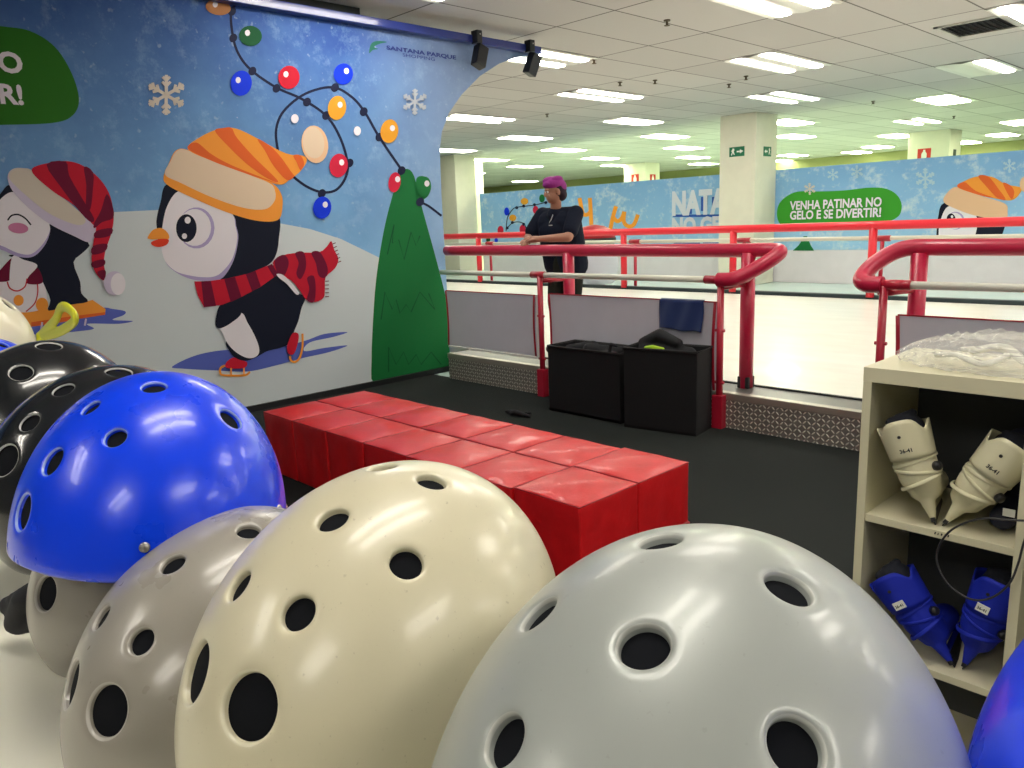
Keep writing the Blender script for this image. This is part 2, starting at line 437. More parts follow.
# ------------------------------------------------------------------ printed surfaces
class Print:
    """flat printed figure: polygons traced on a plane, stacked a fraction of a millimetre apart"""
    def __init__(s, to_plane, normal, step=.0003, start=1, mapf=None):
        s.f = to_plane; s.n = Vector(normal); s.k = start; s.step = step; s.bm = bmesh.new(); s.mats = []; s.map = mapf or (lambda x, y: (x, y))
    def mi(s, m_):
        if m_ not in s.mats: s.mats.append(m_)
        return s.mats.index(m_)
    def poly(s, pts, m_, smooth=True, n=6, lift=True, raw=False):
        pts = [s.map(*p) for p in pts]
        if smooth: pts = [(v.x, v.y) for v in smooth_path([(x, y, 0) for x, y in pts], n, True)]
        w = [s.f(x, y) for x, y in pts]
        if lift: s.k += 1
        w = [v + s.n * (s.k * s.step) for v in w]
        # triangulate through 2D cdt in the pixel plane
        P2 = [Vector(p) for p in pts]; N = len(P2)
        try:
            vo, eo, fo, *_ = delaunay_2d_cdt(P2, [(i, (i + 1) % N) for i in range(N)], [], 1, 1e-5)
        except Exception: return
        vs = []
        for v in vo:
            q = s.f(v[0], v[1]) + s.n * (s.k * s.step); vs.append(s.bm.verts.new(q))
        for f in fo:
            try:
                fc = s.bm.faces.new([vs[i] for i in f]); fc.material_index = s.mi(m_)
            except ValueError: pass
    def ell(s, cx, cy, rx, ry, m_, rot=0.0, n=22):
        c, q = math.cos(rot), math.sin(rot)
        s.poly([(cx + rx * math.cos(2 * math.pi * i / n) * c - ry * math.sin(2 * math.pi * i / n) * q, cy + rx * math.cos(2 * math.pi * i / n) * q + ry * math.sin(2 * math.pi * i / n) * c) for i in range(n)], m_, smooth=False)
    def stroke(s, pts, w, m_, smooth=True, n=6):
        P = smooth_path([(x, y, 0) for x, y in pts], n) if smooth else [Vector((x, y, 0)) for x, y in pts]
        s.k += 1; L = []; Rr = []
        for i, p in enumerate(P):
            t = (P[min(i + 1, len(P) - 1)] - P[max(i - 1, 0)]); t.normalize(); nn = Vector((-t.y, t.x, 0)) * w / 2
            L.append(p + nn); Rr.append(p - nn)
        def v(p):
            q = s.map(p.x, p.y); return s.bm.verts.new(s.f(q[0], q[1]) + s.n * (s.k * s.step))
        lv = [v(p) for p in L]; rv = [v(p) for p in Rr]
        for i in range(len(P) - 1):
            f = s.bm.faces.new((lv[i], rv[i], rv[i + 1], lv[i + 1])); f.material_index = s.mi(m_)
    def flake(s, cx, cy, r, m_, w=None):
        w = w or r * .16
        for k in range(6):
            a = math.pi / 3 * k + math.pi / 6; d = (math.cos(a), math.sin(a)); e = (-d[1], d[0])
            s.stroke([(cx, cy), (cx + d[0] * r, cy + d[1] * r)], w, m_, False)
            for t, l in ((.45, .3), (.72, .26)):
                bx, by = cx + d[0] * r * t, cy + d[1] * r * t
                for sg in (-1, 1):
                    s.stroke([(bx, by), (bx + (d[0] * .7 + e[0] * sg * .7) * r * l, by + (d[1] * .7 + e[1] * sg * .7) * r * l)], w * .9, m_, False)
    def done(s, name, parent):
        bm = s.bm
        o = bm_obj(name, bm, tuple(s.mats), parent); return o

def C(name, c, rough=.6): return mat('print_' + name, c, rough, spec=.15)
NAVY, BLK = C('navy', (.012, .016, .05)), C('black', (.008, .011, .026))
WHT, LAV, LAV2 = C('white', (.82, .79, .85)), C('lavender', (.62, .56, .72)), C('lavender_deep', (.42, .36, .62))
ORG, ORG2, PEACH, PEACH2 = C('orange', (.90, .34, .05)), C('deep_orange', (.78, .14, .03)), C('peach', (.80, .52, .32)), C('light_peach', (.76, .60, .44))
RED, MAR = C('red', (.55, .012, .035)), C('maroon', (.16, .006, .035))
PBLUE, PGRN, PGRN2, PAMB = C('bulb_blue', (.005, .04, .75)), C('green', (.012, .17, .045)), C('dark_green', (.006, .09, .03)), C('amber', (.75, .34, .03))
SNOW, SHDW, BUBG, PRED = C('snow', (.64, .71, .74)), C('shade_blue', (.10, .14, .52)), C('bubble_green', (.025, .16, .012)), C('bulb_red', (.62, .02, .06))
CRM, PNK = C('cream', (.66, .60, .52)), C('pink', (.62, .22, .40))
BUBG2 = C('bubble_light', (.05, .33, .03))

# ------------------------------------------------------------------ backdrop wall with the big print
MX = -6.25
back = empty('printed_backdrop', (MX, 2, 0))
tag(back, 'tall blue printed backdrop wall with skating penguins and an arched right edge', 'backdrop')
back.location = (0, 0, 0)
arch = [(5.08, 0), (5.09, .6), (5.09, 1.25), (5.09, 1.8), (5.10, 2.23), (5.14, 2.40), (5.24, 2.58), (5.42, 2.77), (5.68, 2.97), (5.96, 3.12), (6.25, 3.22), (6.48, 3.26)]
out = [(-3.2, 0)] + arch + [(6.48, 3.29), (-3.2, 3.29)]
bm = bmesh.new()
fa = [bm.verts.new((MX, y, z)) for y, z in out]; fb = [bm.verts.new((MX - .05, y, z)) for y, z in out]
bm.faces.new(fa); bm.faces.new(fb[::-1])
for i in range(len(out)): bm.faces.new((fa[i], fb[i], fb[(i + 1) % len(out)], fa[(i + 1) % len(out)]))
fix_normals(bm)
bm_obj('panel', bm, m_print_sky('backdrop_sky', 1, 0, 1, .9, 3.3, (.035, .095, .34), (.27, .56, .88), 5.0), back)
PX = lambda x, y: on_x(x, y, MX)
def pr(mapf=None, start=1): return Print(PX, (1, 0, 0), mapf=mapf, start=start)
# snowy ground
s = pr()
s.poly([(-90, 208), (-40, 206), (0, 206), (60, 211), (115, 212), (158, 210), (220, 214), (278, 223), (310, 229), (341, 239), (378, 257), (410, 276), (432, 293), (447, 312), (450, 372), (440, 374), (400, 380), (372, 384), (330, 394), (262, 408), (200, 421), (0, 470), (-90, 495)], SNOW, smooth=False)
s.done('printed_snow', back)
# green tree
s = pr(start=3)
TRC = lambda x, y: (256 + x / 4, 192 + y / 4)
s.poly([(399, 176), (405, 169), (412, 172), (417, 186), (421, 204), (427, 226), (435, 255), (442, 282), (447, 305), (448.6, 340), (449.5, 372), (430, 376), (400, 380), (374, 384), (371.5, 360), (373, 320), (376, 280), (382, 240), (389, 208)], PGRN, smooth=True, n=3)
s.poly([(416, 180), (422, 176), (429, 180), (431, 188), (427, 197), (419, 199)], PGRN)
for zz in ([(525, 250), (552, 130), (545, 205), (570, 190), (592, 270), (620, 160), (640, 215), (655, 175)], [(500, 510), (515, 400), (545, 470), (560, 430), (575, 485), (600, 450), (620, 480), (655, 400), (715, 470), (690, 405)],
           [(530, 720), (530, 620), (560, 690), (590, 640), (610, 690), (640, 650), (660, 690), (700, 640), (740, 690)]):
    s.stroke([TRC(*q) for q in zz], 1.1, PGRN2, False)
s.done('printed_tree', back)
# light string
E_ = lambda x, y: (190 + x / 3.938, y / 3.938)
s = pr(mapf=E_, start=3)
s.stroke([(215, -40), (195, 0), (162, 50), (170, 150), (195, 220), (245, 280), (340, 345), (440, 390), (535, 455), (590, 540), (620, 640), (612, 700), (575, 748), (520, 757), (460, 735), (405, 695)], 10, NAVY)
s.stroke([(347, 600), (338, 520), (360, 450), (420, 390), (490, 355), (570, 345), (640, 385), (690, 445), (745, 540), (830, 665)], 10, NAVY)
s.stroke([(905, 795), (940, 812), (990, 850)], 9, NAVY)
for (x, y) in ((165, 45), (170, 150), (245, 280), (340, 348), (460, 402), (535, 455), (570, 345), (683, 440), (745, 540), (627, 642), (832, 672), (518, 762), (905, 795)): s.ell(x, y, 15, 18, NAVY, .5)
for (x, y, rx, ry, c) in ((110, 30, 50, 30, C('brown_orange', (.45, .20, .08))), (237, 142, 45, 40, PGRN2), (200, 328, 42, 50, PBLUE), (388, 305, 42, 46, RED), (602, 292, 38, 42, PBLUE), (577, 425, 36, 48, PAMB), (783, 517, 35, 47, PAMB), (583, 652, 36, 47, PRED), (803, 718, 24, 40, PRED), (518, 818, 36, 44, PBLUE), (918, 735, 28, 40, PGRN)):
    s.ell(x, y, rx, ry, c, .15); s.ell(x + (12 if x > 500 else -12), y - 12, 10, 12, WHT)
s.ell(410, 468, 15, 18, WHT); s.ell(656, 516, 14, 18, WHT)
s.done('printed_light_string', back)
s = pr(start=3)
s.flake(166, 95, 20, CRM); s.flake(414, 102, 13, C('pale_grey', (.45, .50, .56)))
s.flake(296 - 60, 118, 0.5, WHT)
s.done('printed_snowflake', back)
# penguin with the orange hat
A_ = lambda x, y: (140 + x / 4.655, 110 + y / 4.655)
s = pr(mapf=A_, start=4)
B = lambda L: [(x, y + 582) for x, y in L]
s.poly(B([(150, 612), (260, 560), (400, 535), (560, 540), (700, 510), (780, 488), (860, 460), (965, 452), (900, 474), (790, 500), (765, 540), (860, 525), (965, 514), (880, 545), (760, 572), (640, 605), (500, 635), (350, 630), (200, 622)]), SHDW)
s.poly([(125, 345), (95, 430), (78, 500), (78, 548), (100, 640), (200, 740), (400, 790), (560, 740), (625, 690), (646, 600), (640, 480), (500, 400), (250, 350)], BLK)
s.poly([(175, 380), (125, 450), (104, 540), (98, 620), (120, 710), (170, 757), (230, 785), (290, 796), (345, 795), (390, 775), (435, 700), (457, 600), (447, 540), (430, 488), (330, 430), (250, 395)], LAV2)
s.poly([(175, 380), (125, 450), (104, 540), (97, 620), (115, 700), (165, 750), (230, 770), (290, 778), (345, 775), (385, 750), (430, 690), (452, 600), (443, 540), (425, 480), (330, 430), (250, 395)], WHT)
s.ell(262, 549, 84, 96, LAV2); s.ell(254, 547, 76, 86, WHT)
s.ell(215, 550, 48, 65, BLK); s.ell(221, 513, 14, 16, WHT); s.ell(206, 587, 12, 13, WHT)
s.poly([(35, 592), (60, 558), (100, 550), (130, 575), (132, 600), (95, 600), (60, 603), (40, 600)], ORG)
s.poly([(52, 615), (90, 600), (132, 603), (122, 628), (85, 638), (58, 630)], C('beak_red', (.72, .05, .02)))
s.poly([(108, 318), (135, 245), (165, 190), (215, 184), (330, 235), (480, 290), (610, 340), (655, 388), (662, 450), (640, 512), (540, 515), (400, 475), (250, 412), (140, 358)], ORG)
s.poly([(115, 300), (140, 240), (168, 192), (215, 186), (330, 236), (480, 291), (600, 340), (628, 380), (624, 425), (580, 462), (480, 455), (330, 405), (190, 340)], PEACH2)
s.poly([(220, 180), (290, 120), (380, 85), (450, 88), (540, 130), (640, 185), (700, 208), (755, 212), (776, 235), (745, 285), (700, 320), (640, 347), (480, 292), (330, 236)], ORG)
s.poly([(222, 181), (262, 152), (330, 205), (420, 255), (560, 312), (645, 345), (480, 292), (330, 236)], ORG2)
s.poly([(348, 98), (388, 84), (424, 84), (450, 130), (530, 220), (640, 330), (590, 318), (500, 255), (410, 170)], ORG2)
s.poly([(545, 135), (600, 165), (650, 215), (700, 285), (715, 310), (680, 325), (620, 260), (580, 190)], ORG2)
s.poly([(712, 212), (745, 212), (762, 250), (745, 280), (728, 245)], ORG2)
s.ell(812, 160, 62, 88, PEACH, -.15); s.ell(806, 152, 50, 74, PEACH2, -.15)
# body
s.poly(B([(370, 335), (470, 280), (560, 230), (640, 180), (700, 225), (735, 268), (768, 290), (750, 340), (735, 400), (715, 450), (700, 500), (650, 525), (590, 540), (540, 568), (490, 585), (440, 570), (412, 535), (398, 500), (420, 440)]), BLK)
s.poly(B([(465, 362), (500, 410), (535, 475), (553, 530), (543, 562), (505, 573), (455, 552), (410, 510), (385, 460), (378, 425)]), WHT)
s.poly(B([(372, 325), (352, 385), (352, 425), (375, 433), (420, 410), (470, 362), (440, 300)]), BLK)
s.poly(B([(250, 216), (320, 214), (400, 203), (500, 180), (612, 134), (645, 180), (560, 240), (470, 288), (380, 325), (296, 336), (266, 280)]), RED, False)
for q in ([(283, 215), (328, 213), (352, 330), (296, 336)], [(390, 205), (440, 195), (470, 288), (420, 312)], [(490, 183), (535, 166), (560, 238), (520, 262)], [(590, 143), (612, 134), (645, 180), (622, 197)]): s.poly(B(q), MAR, False)
s.poly(B([(615, 130), (660, 95), (740, 82), (830, 80), (868, 52), (888, 28), (902, 70), (921, 112), (905, 155), (862, 196), (858, 250), (852, 292), (812, 312), (772, 302), (742, 260), (700, 210), (650, 188)]), RED, True, 3)
for q in ([(625, 118), (668, 92), (690, 130), (668, 190), (640, 182)], [(720, 84), (760, 81), (770, 150), (745, 205), (725, 180), (735, 130)], [(795, 82), (835, 80), (870, 150), (862, 196), (830, 190), (815, 130)], [(775, 200), (805, 190), (815, 240), (808, 310), (775, 302), (785, 250)]): s.poly(B(q), MAR)
for k in range(6): s.stroke(B([(893 + k * 5, 42 + k * 17), (908 + k * 5, 36 + k * 17)]), 4, MAR, False)
for k in range(5): s.stroke(B([(858, 215 + k * 18), (876, 214 + k * 18)]), 4, MAR, False)
s.poly(B([(632, 182), (660, 185), (700, 220), (735, 268), (722, 275), (680, 228), (645, 200)]), WHT)
s.poly(B([(398, 592), (430, 570), (460, 580), (495, 592), (480, 618), (402, 618)]), RED)
s.stroke(B([(392, 606), (372, 618), (370, 640), (388, 652), (480, 652), (508, 636)]), 10, ORG)
for x in (420, 480): s.stroke(B([(x, 618), (x, 650)]), 7, ORG, False)
s.poly(B([(712, 453), (734, 462), (730, 505), (712, 552), (688, 552), (680, 520), (695, 475)]), RED)
s.stroke(B([(752, 458), (752, 520), (738, 572), (715, 590), (697, 580), (695, 562)]), 10, ORG)
s.done('printed_penguin', back)
# penguin with the red hat on a sled
C_ = lambda x, y: (x / 5.12, 150 + y / 5.12)
s = pr(mapf=C_, start=4)
Dm = lambda L: [(x * .8, (y / 6.4 + 80) * 5.12) for x, y in L]
s.poly(Dm([(640, 500), (720, 505), (800, 520), (790, 545), (720, 575), (850, 582), (760, 600), (560, 600), (600, 632), (480, 650), (240, 672), (200, 620), (400, 560)]), SHDW)
s.poly(Dm([(120, 520), (310, 505), (450, 475), (560, 455), (592, 447), (676, 506), (672, 540), (540, 562), (380, 592), (200, 620), (60, 620), (-60, 600), (-60, 540)]), ORG, False)
s.poly(Dm([(200, 590), (400, 560), (674, 525), (672, 542), (540, 563), (380, 593), (200, 620)]), ORG2, False)
for x in (270, 360, 550): s.stroke(Dm([(x, 590 - (x - 270) * .08), (x - 8, 640 - (x - 270) * .1)]), 10, LAV, False)
s.poly(Dm([(0, 335), (150, 320), (270, 332), (300, 430), (295, 490), (240, 515), (160, 527), (60, 520), (-60, 500), (-60, 380)]), WHT)
s.poly(Dm([(320, -40), (560, 75), (535, 140), (470, 205), (512, 330), (520, 405), (562, 458), (450, 478), (310, 517), (322, 450), (290, 370), (262, 310), (232, 235), (100, 180), (60, 160), (240, 130)]), BLK, True, 3)
s.poly(Dm([(75, 180), (0, 255), (-60, 320), (55, 325), (90, 240)]), MAR); s.poly(Dm([(165, 300), (235, 240), (272, 335), (180, 345)]), MAR)
s.ell(*Dm([(268, 478)])[0], 32, 36, ORG); s.ell(*Dm([(118, 450)])[0], 26, 28, ORG)
s.poly(Dm([(80, 168), (150, 190), (238, 226), (180, 300), (158, 360), (112, 388), (72, 365), (60, 300)]), WHT)
s.stroke(Dm([(45, 330), (62, 372), (110, 390), (158, 362), (172, 310)]), 7, RED); s.stroke(Dm([(238, 345), (240, 400), (220, 470), (165, 522)]), 6, RED)
s.poly([(-60, 300), (0, 225), (42, 180), (90, 200), (120, 300), (0, 300)], BLK)
s.poly([(-50, 330), (0, 253), (60, 215), (120, 245), (200, 315), (250, 380), (252, 430), (225, 492), (170, 545), (100, 548), (30, 520), (-30, 480)], LAV2)
s.poly([(-50, 320), (0, 253), (60, 215), (120, 245), (200, 315), (250, 380), (250, 425), (215, 485), (160, 532), (100, 530), (30, 500), (-30, 460)], WHT)
s.stroke([(38, 360), (58, 336), (92, 331), (128, 350), (157, 384)], 8, BLK); s.ell(92, 400, 52, 27, PNK, .1)
s.poly([(38, 135), (65, 97), (118, 93), (165, 107), (240, 188), (350, 268), (440, 348), (487, 395), (480, 445), (450, 472), (380, 442), (250, 377), (140, 292), (60, 205)], LAV)
s.poly([(42, 128), (68, 98), (118, 94), (165, 108), (240, 189), (350, 269), (430, 345), (425, 380), (370, 378), (250, 325), (140, 240), (60, 165)], CRM)
s.poly([(160, 105), (250, 66), (350, 58), (430, 85), (510, 150), (560, 230), (580, 330), (570, 420), (540, 510), (530, 580), (540, 640), (526, 667), (490, 632), (468, 570), (475, 480), (490, 400), (470, 378), (380, 285), (260, 205)], RED)
for q in ([(236, 75), (335, 60), (352, 130), (420, 250), (480, 350), (455, 365), (385, 290), (310, 190)], [(428, 86), (475, 115), (474, 200), (462, 300), (438, 300), (440, 180)], [(545, 225), (578, 300), (575, 350), (520, 370), (484, 400), (478, 380), (515, 310)],
          [(490, 415), (572, 400), (560, 440), (485, 450)], [(474, 492), (545, 480), (535, 520), (470, 535)], [(468, 575), (530, 560), (532, 590), (478, 605)], [(495, 625), (536, 615), (538, 645), (524, 666)]): s.poly(q, MAR, True, 3)
s.ell(583, 682, 54, 62, LAV); s.ell(602, 686, 38, 56, WHT)
s.done('printed_sled_penguin', back)
# green speech bubble and its words
s = pr(start=3)
s.poly([(-160, 30), (-60, 18), (0, 26), (30, 31), (55, 47), (72, 74), (79, 100), (72, 116), (52, 123), (0, 125), (-100, 127), (-170, 110), (-185, 70)], BUBG)
s.done('printed_bubble', back)
def wall_text(name, txt, right_px, base_px, top_px, parent, plane, m_, bold=.03, align='RIGHT', width_px=None, lift=.008):
    f = (lambda x, y: on_x(x, y, MX)) if plane == 'x' else (lambda x, y: on_y(x, y, BY))
    b = f(right_px, base_px); t = f(right_px, top_px); size = (t.z - b.z) / .70
    me = text_mesh(txt, size, bold * size, 0, align)
    if plane == 'x': mt = Matrix(((0, 0, 1, b.x + lift), (1, 0, 0, b.y), (0, 1, 0, b.z), (0, 0, 0, 1)))
    else: mt = Matrix(((1, 0, 0, b.x), (0, 0, -1, b.y - lift), (0, 1, 0, b.z), (0, 0, 0, 1)))
    if width_px is not None:
        e = f(width_px, base_px); cur = max(v.co.x for v in me.vertices) - min(v.co.x for v in me.vertices)
        want = abs((e - b).y if plane == 'x' else (e - b).x); mt = mt @ Matrix.Diagonal((want / cur, 1, 1, 1))
    me.transform(mt); return to_obj(name, me, (m_,), parent)
wall_text('printed_words', 'VENHA PATINAR NO', 24, 73.5, 54, back, 'x', WHT, .035)
wall_text('printed_words', 'GELO E SE DIVERTIR!', 25, 104.5, 86, back, 'x', WHT, .035)
wall_text('printed_mark', 'SANTANA PARQUE', 386, 49.5, 45.5, back, 'x', C('ink_blue', (.04, .06, .26)), .03, 'LEFT', 455)
wall_text('printed_mark', 'SHOPPING', 402, 56.5, 53.2, back, 'x', C('ink_blue', (.04, .06, .26)), .0, 'LEFT', 434)
s = pr(start=3)
s.poly([(369, 53), (371, 44), (377, 41), (387, 42), (379, 44), (374, 47), (378, 49), (373, 50)], C('mark_green', (.03, .16, .12)))
s.done('printed_emblem', back)
# dark skirting line under the backdrop
bm = bmesh.new(); box(bm, MX, MX + .03, -3.2, 5.06, 0, .05); fix_normals(bm); bm_obj('base_rail', bm, mat('base_black', (.01, .012, .014), .5), back)

# beam carrying the spotlights
bm = bmesh.new(); box(bm, MX + .0, MX + .09, -3.2, 6.52, 3.262, 3.335, bevel=.008); fix_normals(bm)
beam = bm_obj('spotlight_beam', bm, mat('beam_blue', (.012, .03, .22), .3, coat=.4))
tag(beam, 'long dark blue metal beam along the top of the printed backdrop', 'beam')
def spot(y, zc, tilt, turn, label):
    root = empty('spotlight', (MX + .13, y, 3.30))
    bk = mat('spot_black', (.008, .009, .012), .4)
    bm = bmesh.new(); box(bm, -.06, .03, -.035, .035, -.05, .07, bevel=.006); fix_normals(bm); bm_obj('clamp', bm, bk, root)
    bm = bmesh.new(); tube(bm, [(0, 0, -.03), (0, 0, -.10)], .012, 10); fix_normals(bm); bm_obj('yoke', bm, bk, root)
    bm = bmesh.new(); box(bm, -.05, .05, -.062, .062, -.12, .10, bevel=.012)
    fix_normals(bm); o = bm_obj('lamp_head', bm, bk, root); o.location = (.02, 0, -.17); o.rotation_euler = (tilt, turn, 0)
    bm = bmesh.new(); tube(bm, [(0, 0, .0), (0, 0, .004)], .008, 10); b2 = bm_obj('screw', bm, mat('steel', (.7, .7, .7), .25, metal=1), root); b2.location = (.035, 0, .03); b2.rotation_euler = (0, R(90), 0)
    tag(root, label, 'spotlight', 'spotlights on the blue beam')
spot(5.56, 3.1, R(-24), R(-10), 'black spotlight clamped on the blue beam above the arched edge, the larger and nearer one')
spot(6.31, 3.0, R(-20), R(10), 'black spotlight at the very end of the blue beam')

# ------------------------------------------------------------------ far banner wall
BY = 15.8
bw = empty('banner_wall', (0, 0, 0))
bm = bmesh.new(); box(bm, -17.6, XR, BY + .01, BY + .09, 0, 2.33); fix_normals(bm)
bm_obj('board', bm, m_paint('white_board', (.78, .75, .78), .05), bw)
bm = bmesh.new(); box(bm, -17.62, XR, BY - .002, BY + .01, .68, 2.34); fix_normals(bm)
bm_obj('banner', bm, m_print_sky('banner_sky', 0, 0, 1, .6, 2.4, (.22, .44, .74), (.34, .60, .82), 3.2, .75), bw)
tag(bw, 'long light blue printed banner wall on the far side of the ice rink', 'banner')
BP = lambda x, y: on_y(x, y, BY - .003)
def bp(mapf=None, start=1): return Print(BP, (0, -1, 0), mapf=mapf, start=start, step=.0007)
G_ = lambda x, y: (770 + x / 4.03, 140 + y / 4.03)
s = bp(G_)
s.poly([(28, 300), (38, 255), (75, 222), (120, 207), (200, 207), (300, 203), (400, 192), (470, 197), (515, 225), (531, 270), (512, 312), (440, 332), (200, 346), (90, 347), (42, 338)], BUBG2)
s.done('printed_bubble', bw)
wall_text('printed_words', 'VENHA PATINAR NO', 770 + 84 / 4.03, 140 + 281 / 4.03, 140 + 248 / 4.03, bw, 'y', WHT, .03, 'LEFT', 770 + 453 / 4.03, .03)
wall_text('printed_words', 'GELO E SE DIVERTIR!', 770 + 82 / 4.03, 140 + 320 / 4.03, 140 + 287 / 4.03, bw, 'y', WHT, .03, 'LEFT', 770 + 448 / 4.03, .03)
s = bp(G_, 3)
s.flake(627, 155, 42, C('flake_pale', (.45, .62, .74))); s.flake(163, 197, 24, CRM); s.flake(355, 128, 26, C('flake_pale', (.45, .62, .74))); s.flake(970, 105, 28, C('flake_pale', (.45, .62, .74))); s.flake(262, 140, 24, C('flake_pale', (.45, .62, .74)))
s.done('printed_snowflake', bw)
s = bp(G_, 3)
s.poly([(700, 255), (678, 310), (672, 360), (680, 415), (760, 436), (870, 434), (925, 400), (940, 310), (800, 250)], BLK)
s.poly([(718, 268), (690, 315), (680, 370), (690, 415), (760, 430), (810, 418), (835, 350), (828, 300), (780, 270)], WHT)
s.ell(748, 325, 36, 36, LAV2); s.ell(744, 326, 32, 33, WHT); s.ell(730, 320, 18, 24, BLK); s.ell(734, 309, 5, 6, WHT)
s.poly([(700, 248), (722, 205), (760, 190), (850, 225), (945, 255), (958, 285), (945, 318), (850, 310), (760, 282)], PEACH)
s.poly([(757, 190), (800, 158), (850, 145), (900, 150), (950, 178), (1010, 190), (1016, 200), (990, 235), (950, 243), (850, 222)], ORG)
s.poly([(757, 190), (785, 170), (830, 205), (900, 232), (850, 224)], ORG2); s.poly([(840, 146), (880, 147), (920, 195), (950, 240), (915, 232), (875, 190)], ORG2); s.poly([(940, 172), (970, 184), (985, 210), (975, 238), (955, 210)], ORG2)
s.ell(1035, 178, 28, 34, PEACH)
s.done('printed_penguin', bw)
s = bp(G_, 3)
s.poly([(92, 446), (115, 425), (132, 400), (135, 388), (150, 388), (155, 402), (165, 425), (178, 446)], PGRN, False)
s.done('printed_tree', bw)
wall_text('printed_title', 'NATAL', 672, 214.5, 192.5, bw, 'y', C('title_white', (.66, .70, .78)), .05, 'LEFT', 736, .02)
wall_text('printed_title', 'NO GELO', 672, 233, 218.5, bw, 'y', C('title_white', (.66, .70, .78)), .05, 'LEFT', 742, .02)
s = bp(None, 2)
for a, b_, y0, y1 in ((688, 692, 209, 214), (701, 704, 197, 211), (712, 715, 197, 211), (673, 735, 214.5, 217), (674, 700, 240.5, 243.5), (703, 720, 240, 243.2)): s.poly([(a, y0), (b_, y0 - .2), (b_, y1), (a, y1)], C('title_blue', (.03, .10, .42)), False)
s.done('printed_title_lines', bw)
K_ = lambda x, y: (560 + x / 6.02, 180 + y / 6.02)
s = bp(K_, 3); ORB = C('ribbon_orange', (.92, .36, .04))
s.stroke([(118, 108), (128, 160), (140, 205), (165, 208), (184, 190)], 24, ORB); s.stroke([(180, 108), (186, 200), (190, 300)], 24, ORB)
s.stroke([(338, 158), (320, 220), (300, 310)], 24, ORB); s.stroke([(322, 225), (345, 248), (372, 230), (388, 190)], 24, ORB); s.stroke([(388, 190), (385, 250), (410, 278), (445, 268), (470, 208)], 24, ORB)
s.done('printed_ribbon', bw)
F_ = lambda x, y: (470 + x / 7.877, 180 + y / 7.877)
s = bp(F_, 3)
s.stroke([(292, 380), (330, 342), (380, 330), (430, 350), (448, 420), (435, 480)], 7, NAVY); s.stroke([(285, 400), (295, 300), (330, 240), (370, 215), (510, 197), (610, 172)], 7, NAVY)
for x, y, rx, ry, c in ((290, 248, 20, 32, PBLUE), (430, 168, 30, 26, PAMB), (568, 145, 22, 32, PGRN), (518, 235, 22, 32, PRED), (338, 298, 28, 26, PAMB), (242, 395, 24, 34, PRED), (415, 388, 24, 36, PRED), (145, 470, 16, 22, PGRN2), (208, 475, 14, 20, PBLUE)): s.ell(x, y, rx, ry, c)
for x, y in ((370, 218), (425, 205), (510, 195), (295, 378), (425, 348), (336, 335), (145, 430), (250, 420), (600, 178)): s.ell(x, y, 12, 12, NAVY)
s.done('printed_light_string', bw)

# ------------------------------------------------------------------ ice rink platform
PZ = .25
slab('floor_ice', -14.5, XR, 5.13, 11.05, 0, PZ, m_ice())
bm = bmesh.new(); box(bm, -5.93, XR, 4.83, 5.13, 0, PZ - .003); fix_normals(bm)
plat = bm_obj('rink_base', bm, mat('ledge_grey', (.20, .20, .19), .4, metal=.5))
structure(plat)
bm = bmesh.new(); box(bm, -5.93, XR, 4.80, 4.832, 0, .20); fix_normals(bm); structure(bm_obj('trim_1', bm, m_diamond()))
bm = bmesh.new(); box(bm, -5.94, XR, 4.795, 4.86, .20, PZ + .004, bevel=.008); fix_normals(bm); structure(bm_obj('trim_2', bm, mat('lip_metal', (.45, .42, .36), .35, metal=.6)))
bm = bmesh.new(); box(bm, -14.5, XR, 5.12, 5.145, PZ - .01, PZ + .008); fix_normals(bm); structure(bm_obj('trim_3', bm, mat('edge_black', (.008, .012, .014), .6)))
bm = bmesh.new(); box(bm, -14.5, XR, 11.02, 11.14, .0, .305, bevel=.01); fix_normals(bm); structure(bm_obj('trim_4', bm, mat('edge_dark', (.015, .03, .035), .5)))

# outer skirt panels under the handrail
panel_m = m_paint('panel_grey', (.66, .66, .74), .06, .5); wstrip = mat('strip_white', (.85, .85, .8), .5); redp = mat('red_paint', (.45, .01, .035), .35, coat=.3)
def skirt(x0, x1, z0, z1, label):
    root = empty('skirt_panel', ((x0 + x1) / 2, 4.82, z0)); w = (x1 - x0) / 2; h = z1 - z0
    bm = bmesh.new(); box(bm, -w, w, -.006, .006, 0, h, bevel=.002); fix_normals(bm); bm_obj('sheet', bm, panel_m, root)
    bm = bmesh.new(); box(bm, w + .008, w + .034, -.010, .014, -.02, h + .01); fix_normals(bm); bm_obj('white_strip', bm, wstrip, root)
    for sx in (-w, w):
        bm = bmesh.new(); pts = [(sx - (.0 if sx < 0 else .012) + .014 * math.sin(math.pi * t / 8) * (1 if sx < 0 else -1), -.008, h * t / 8) for t in range(9)]
        tube(bm, pts, .012, 8, rb=.004); fix_normals(bm); bm_obj('red_edging', bm, redp, root)
    bm = bmesh.new(); box(bm, -w, w, -.012, .004, -.025, -.004, bevel=.003); fix_normals(bm); bm_obj('white_rail', bm, wstrip, root)
    bm = bmesh.new(); box(bm, -w, w, -.008, .008, h, h + .008); fix_normals(bm); bm_obj('red_top_edging', bm, redp, root)
    tag(root, label, 'panel', 'grey skirt panels of the near railing')
skirt(-5.93, -4.715, .335, .865, 'grey skirt panel between the printed backdrop and the first red post')
skirt(-4.55, -2.935, .225, .885, 'grey skirt panel behind the black bins with a navy towel over it')
skirt(-1.72, .05, .25, .865, 'grey skirt panel standing behind the shelf unit, right of the rink gap')
skirt(.16, 1.7, .25, .865, 'grey skirt panel of the near railing outside the picture')

